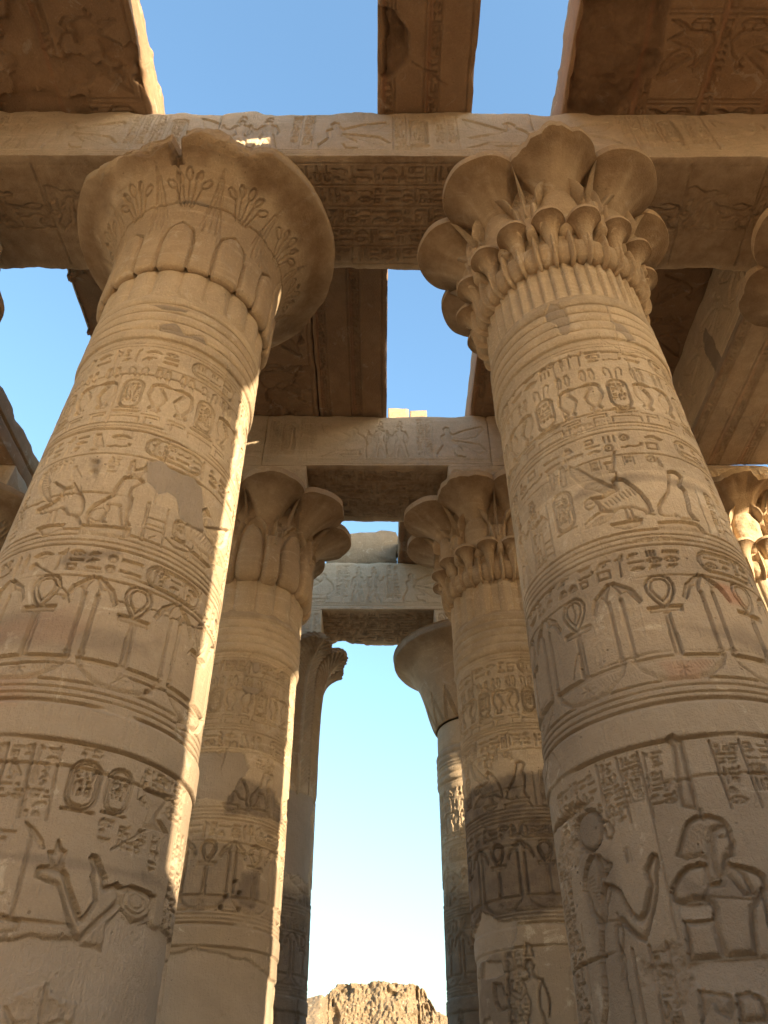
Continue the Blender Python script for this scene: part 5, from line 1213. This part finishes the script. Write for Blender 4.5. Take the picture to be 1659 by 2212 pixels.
o = link('side_wall', wrapbox('side_wall', 'y', .5, 17.0, 10.4, 11.3, 0, 9.0, .25, .25, {}, M_BEAM, chips=(.1, .03, .03, .1), seed=84, wave=.02))  # unseen wall added to cut low sun from the far right column
tag(o, 'side wall of the hall beyond the right-hand columns, out of the picture', 'wall', None, 'thing')
o = link('court_wall', wrapbox('court_wall', 'y', -26, -3.5, -14.2, -13.0, 0, 9.0, .25, .25, {}, M_BEAM, chips=(.1, .03, .03, .1), seed=83, wave=.02))  # unseen reflector wall, added for warm bounce light on the columns
tag(o, 'tall sunlit wall of the open court behind the camera', 'wall', None, 'thing')

# ------------------------------------------------------------------ ground, mud-brick mound, boundary wall
def sheet(name, x0, x1, y0, y1, n, zf, mat, kind='structure'):
    X, Y = np.meshgrid(np.linspace(x0, x1, n), np.linspace(y0, y1, n)); Z = zf(X, Y)
    z_ = np.zeros_like(X)
    o = link(name, mesh_np(name, np.stack([X, Y, Z], -1), grid_quads(n, n), mats=mat, attrs={'cem': z_, 'soot': z_, 'red': z_})); o['kind'] = kind
    return o
def terrain(X, Y):
    r = np.sqrt(X ** 2 + (Y - 7) ** 2); P = np.stack([X, Y, X * 0], -1)
    return -.02 + 6.7 * sm(26, 52, Y) * sm(-90, -30, X) * (1 - sm(30, 90, X)) + .5 * fbm(P, .06, 3, 2) * sm(22, 40, r)
sheet('ground', -1500, 1500, -1500, 1500, 12, lambda X, Y: X * 0 - .6, M_SAND)
sheet('terrain', -110, 110, -80, 110, 240, terrain, M_SAND)
sheet('temple_floor', -11.5, 11.5, -3.2, 17.5, 40, lambda X, Y: X * 0 + .004, M_PAVE)

def mound():
    xs = np.arange(-9.0, 9.0, .045); zs = np.linspace(0, 1, 120)
    X = xs[None, :] + 0 * zs[:, None]; Tt = zs[:, None] + 0 * X
    prof_x = [-9, -6.2, -5.0, -4.3, -3.85, -3.6, -3.4, -2.9, -2.4, -1.0, 0, 1.0, 2.0, 2.6, 2.95, 3.1, 3.5, 3.9, 4.8, 6, 9]
    prof_z = [8.0, 8.5, 8.85, 9.05, 9.15, 9.1, 9.3, 9.75, 9.88, 9.9, 9.9, 9.88, 9.8, 9.75, 9.72, 9.3, 8.7, 8.35, 8.05, 7.8, 7.4]
    top = np.interp(xs, prof_x, prof_z) + .5
    slope = np.interp(xs, [-9, -3.7, -3.3, 2.9, 3.6, 9], [4.0, 3.2, .7, .7, 1.3, 2.4])          # how far the face leans back
    front = 57.0 + np.interp(xs, [-9, -3.7, -3.35, -2.5, 2.4, 2.9, 9], [-5.2, -3.9, -.6, -.7, -.7, .1, -1.2]) + .5 * fbm(np.stack([xs, xs * 0, xs * 0], -1), .6, 2, 3)
    base = 7.1
    f = np.clip(Tt / .72, 0, 1); b = np.clip((Tt - .72) / .28, 0, 1)
    Z = base + (top[None, :] - base) * f; Y = front[None, :] + slope[None, :] * f + 9 * b
    Z = Z - 3.0 * b ** 2
    P = np.stack([X, Y, Z], -1)
    cliff = sm(-3.9, -3.4, X) * (1 - sm(3.4, 5.0, X))
    n = fbm(P, 1.3, 3, 4) * .22 * (.3 + .7 * cliff) + (np.abs(fbm(P, 3.6, 4, 9)) - .2) * .5 * (.15 + .85 * cliff) + fbm(P, 7, 2, 5) * .06
    deep = cliff * sm(.15, .4, fbm(P, 1.3, 3, 15)) * .5
    crack = cliff * (1 - sm(.05, .16, np.abs(X - 2.35 - .12 * noise(P, 1.5, 2)))) * .5
    dark = cliff * (1 - sm(.1, .3, np.abs(X + 2.9 - .15 * noise(P, 1.5, 6)))) * (1 - sm(8.6, 9.2, Z)) * .6
    Yd = Y - n + deep + crack + dark; Zd = Z + n * .45 * (b < .3)
    z_ = np.zeros_like(X)
    return mesh_np('hill', np.stack([X, Yd, Zd], -1), grid_quads(len(zs), len(xs)), mats=M_MUD, attrs={'cem': z_, 'soot': z_, 'red': z_}, smooth=False)
o = link('hill', mound()); o['kind'] = 'structure'
o = link('boundary_wall', wrapbox('boundary_wall', 'x', -14, 14, 50.0, 50.5, 4.5, 6.95, .25, .25, {}, M_SAND, chips=(.06, .02, .02, .06), seed=71, wave=.03))
tag(o, 'low sand-coloured boundary wall in front of the mud-brick mound', 'wall', None, 'thing')
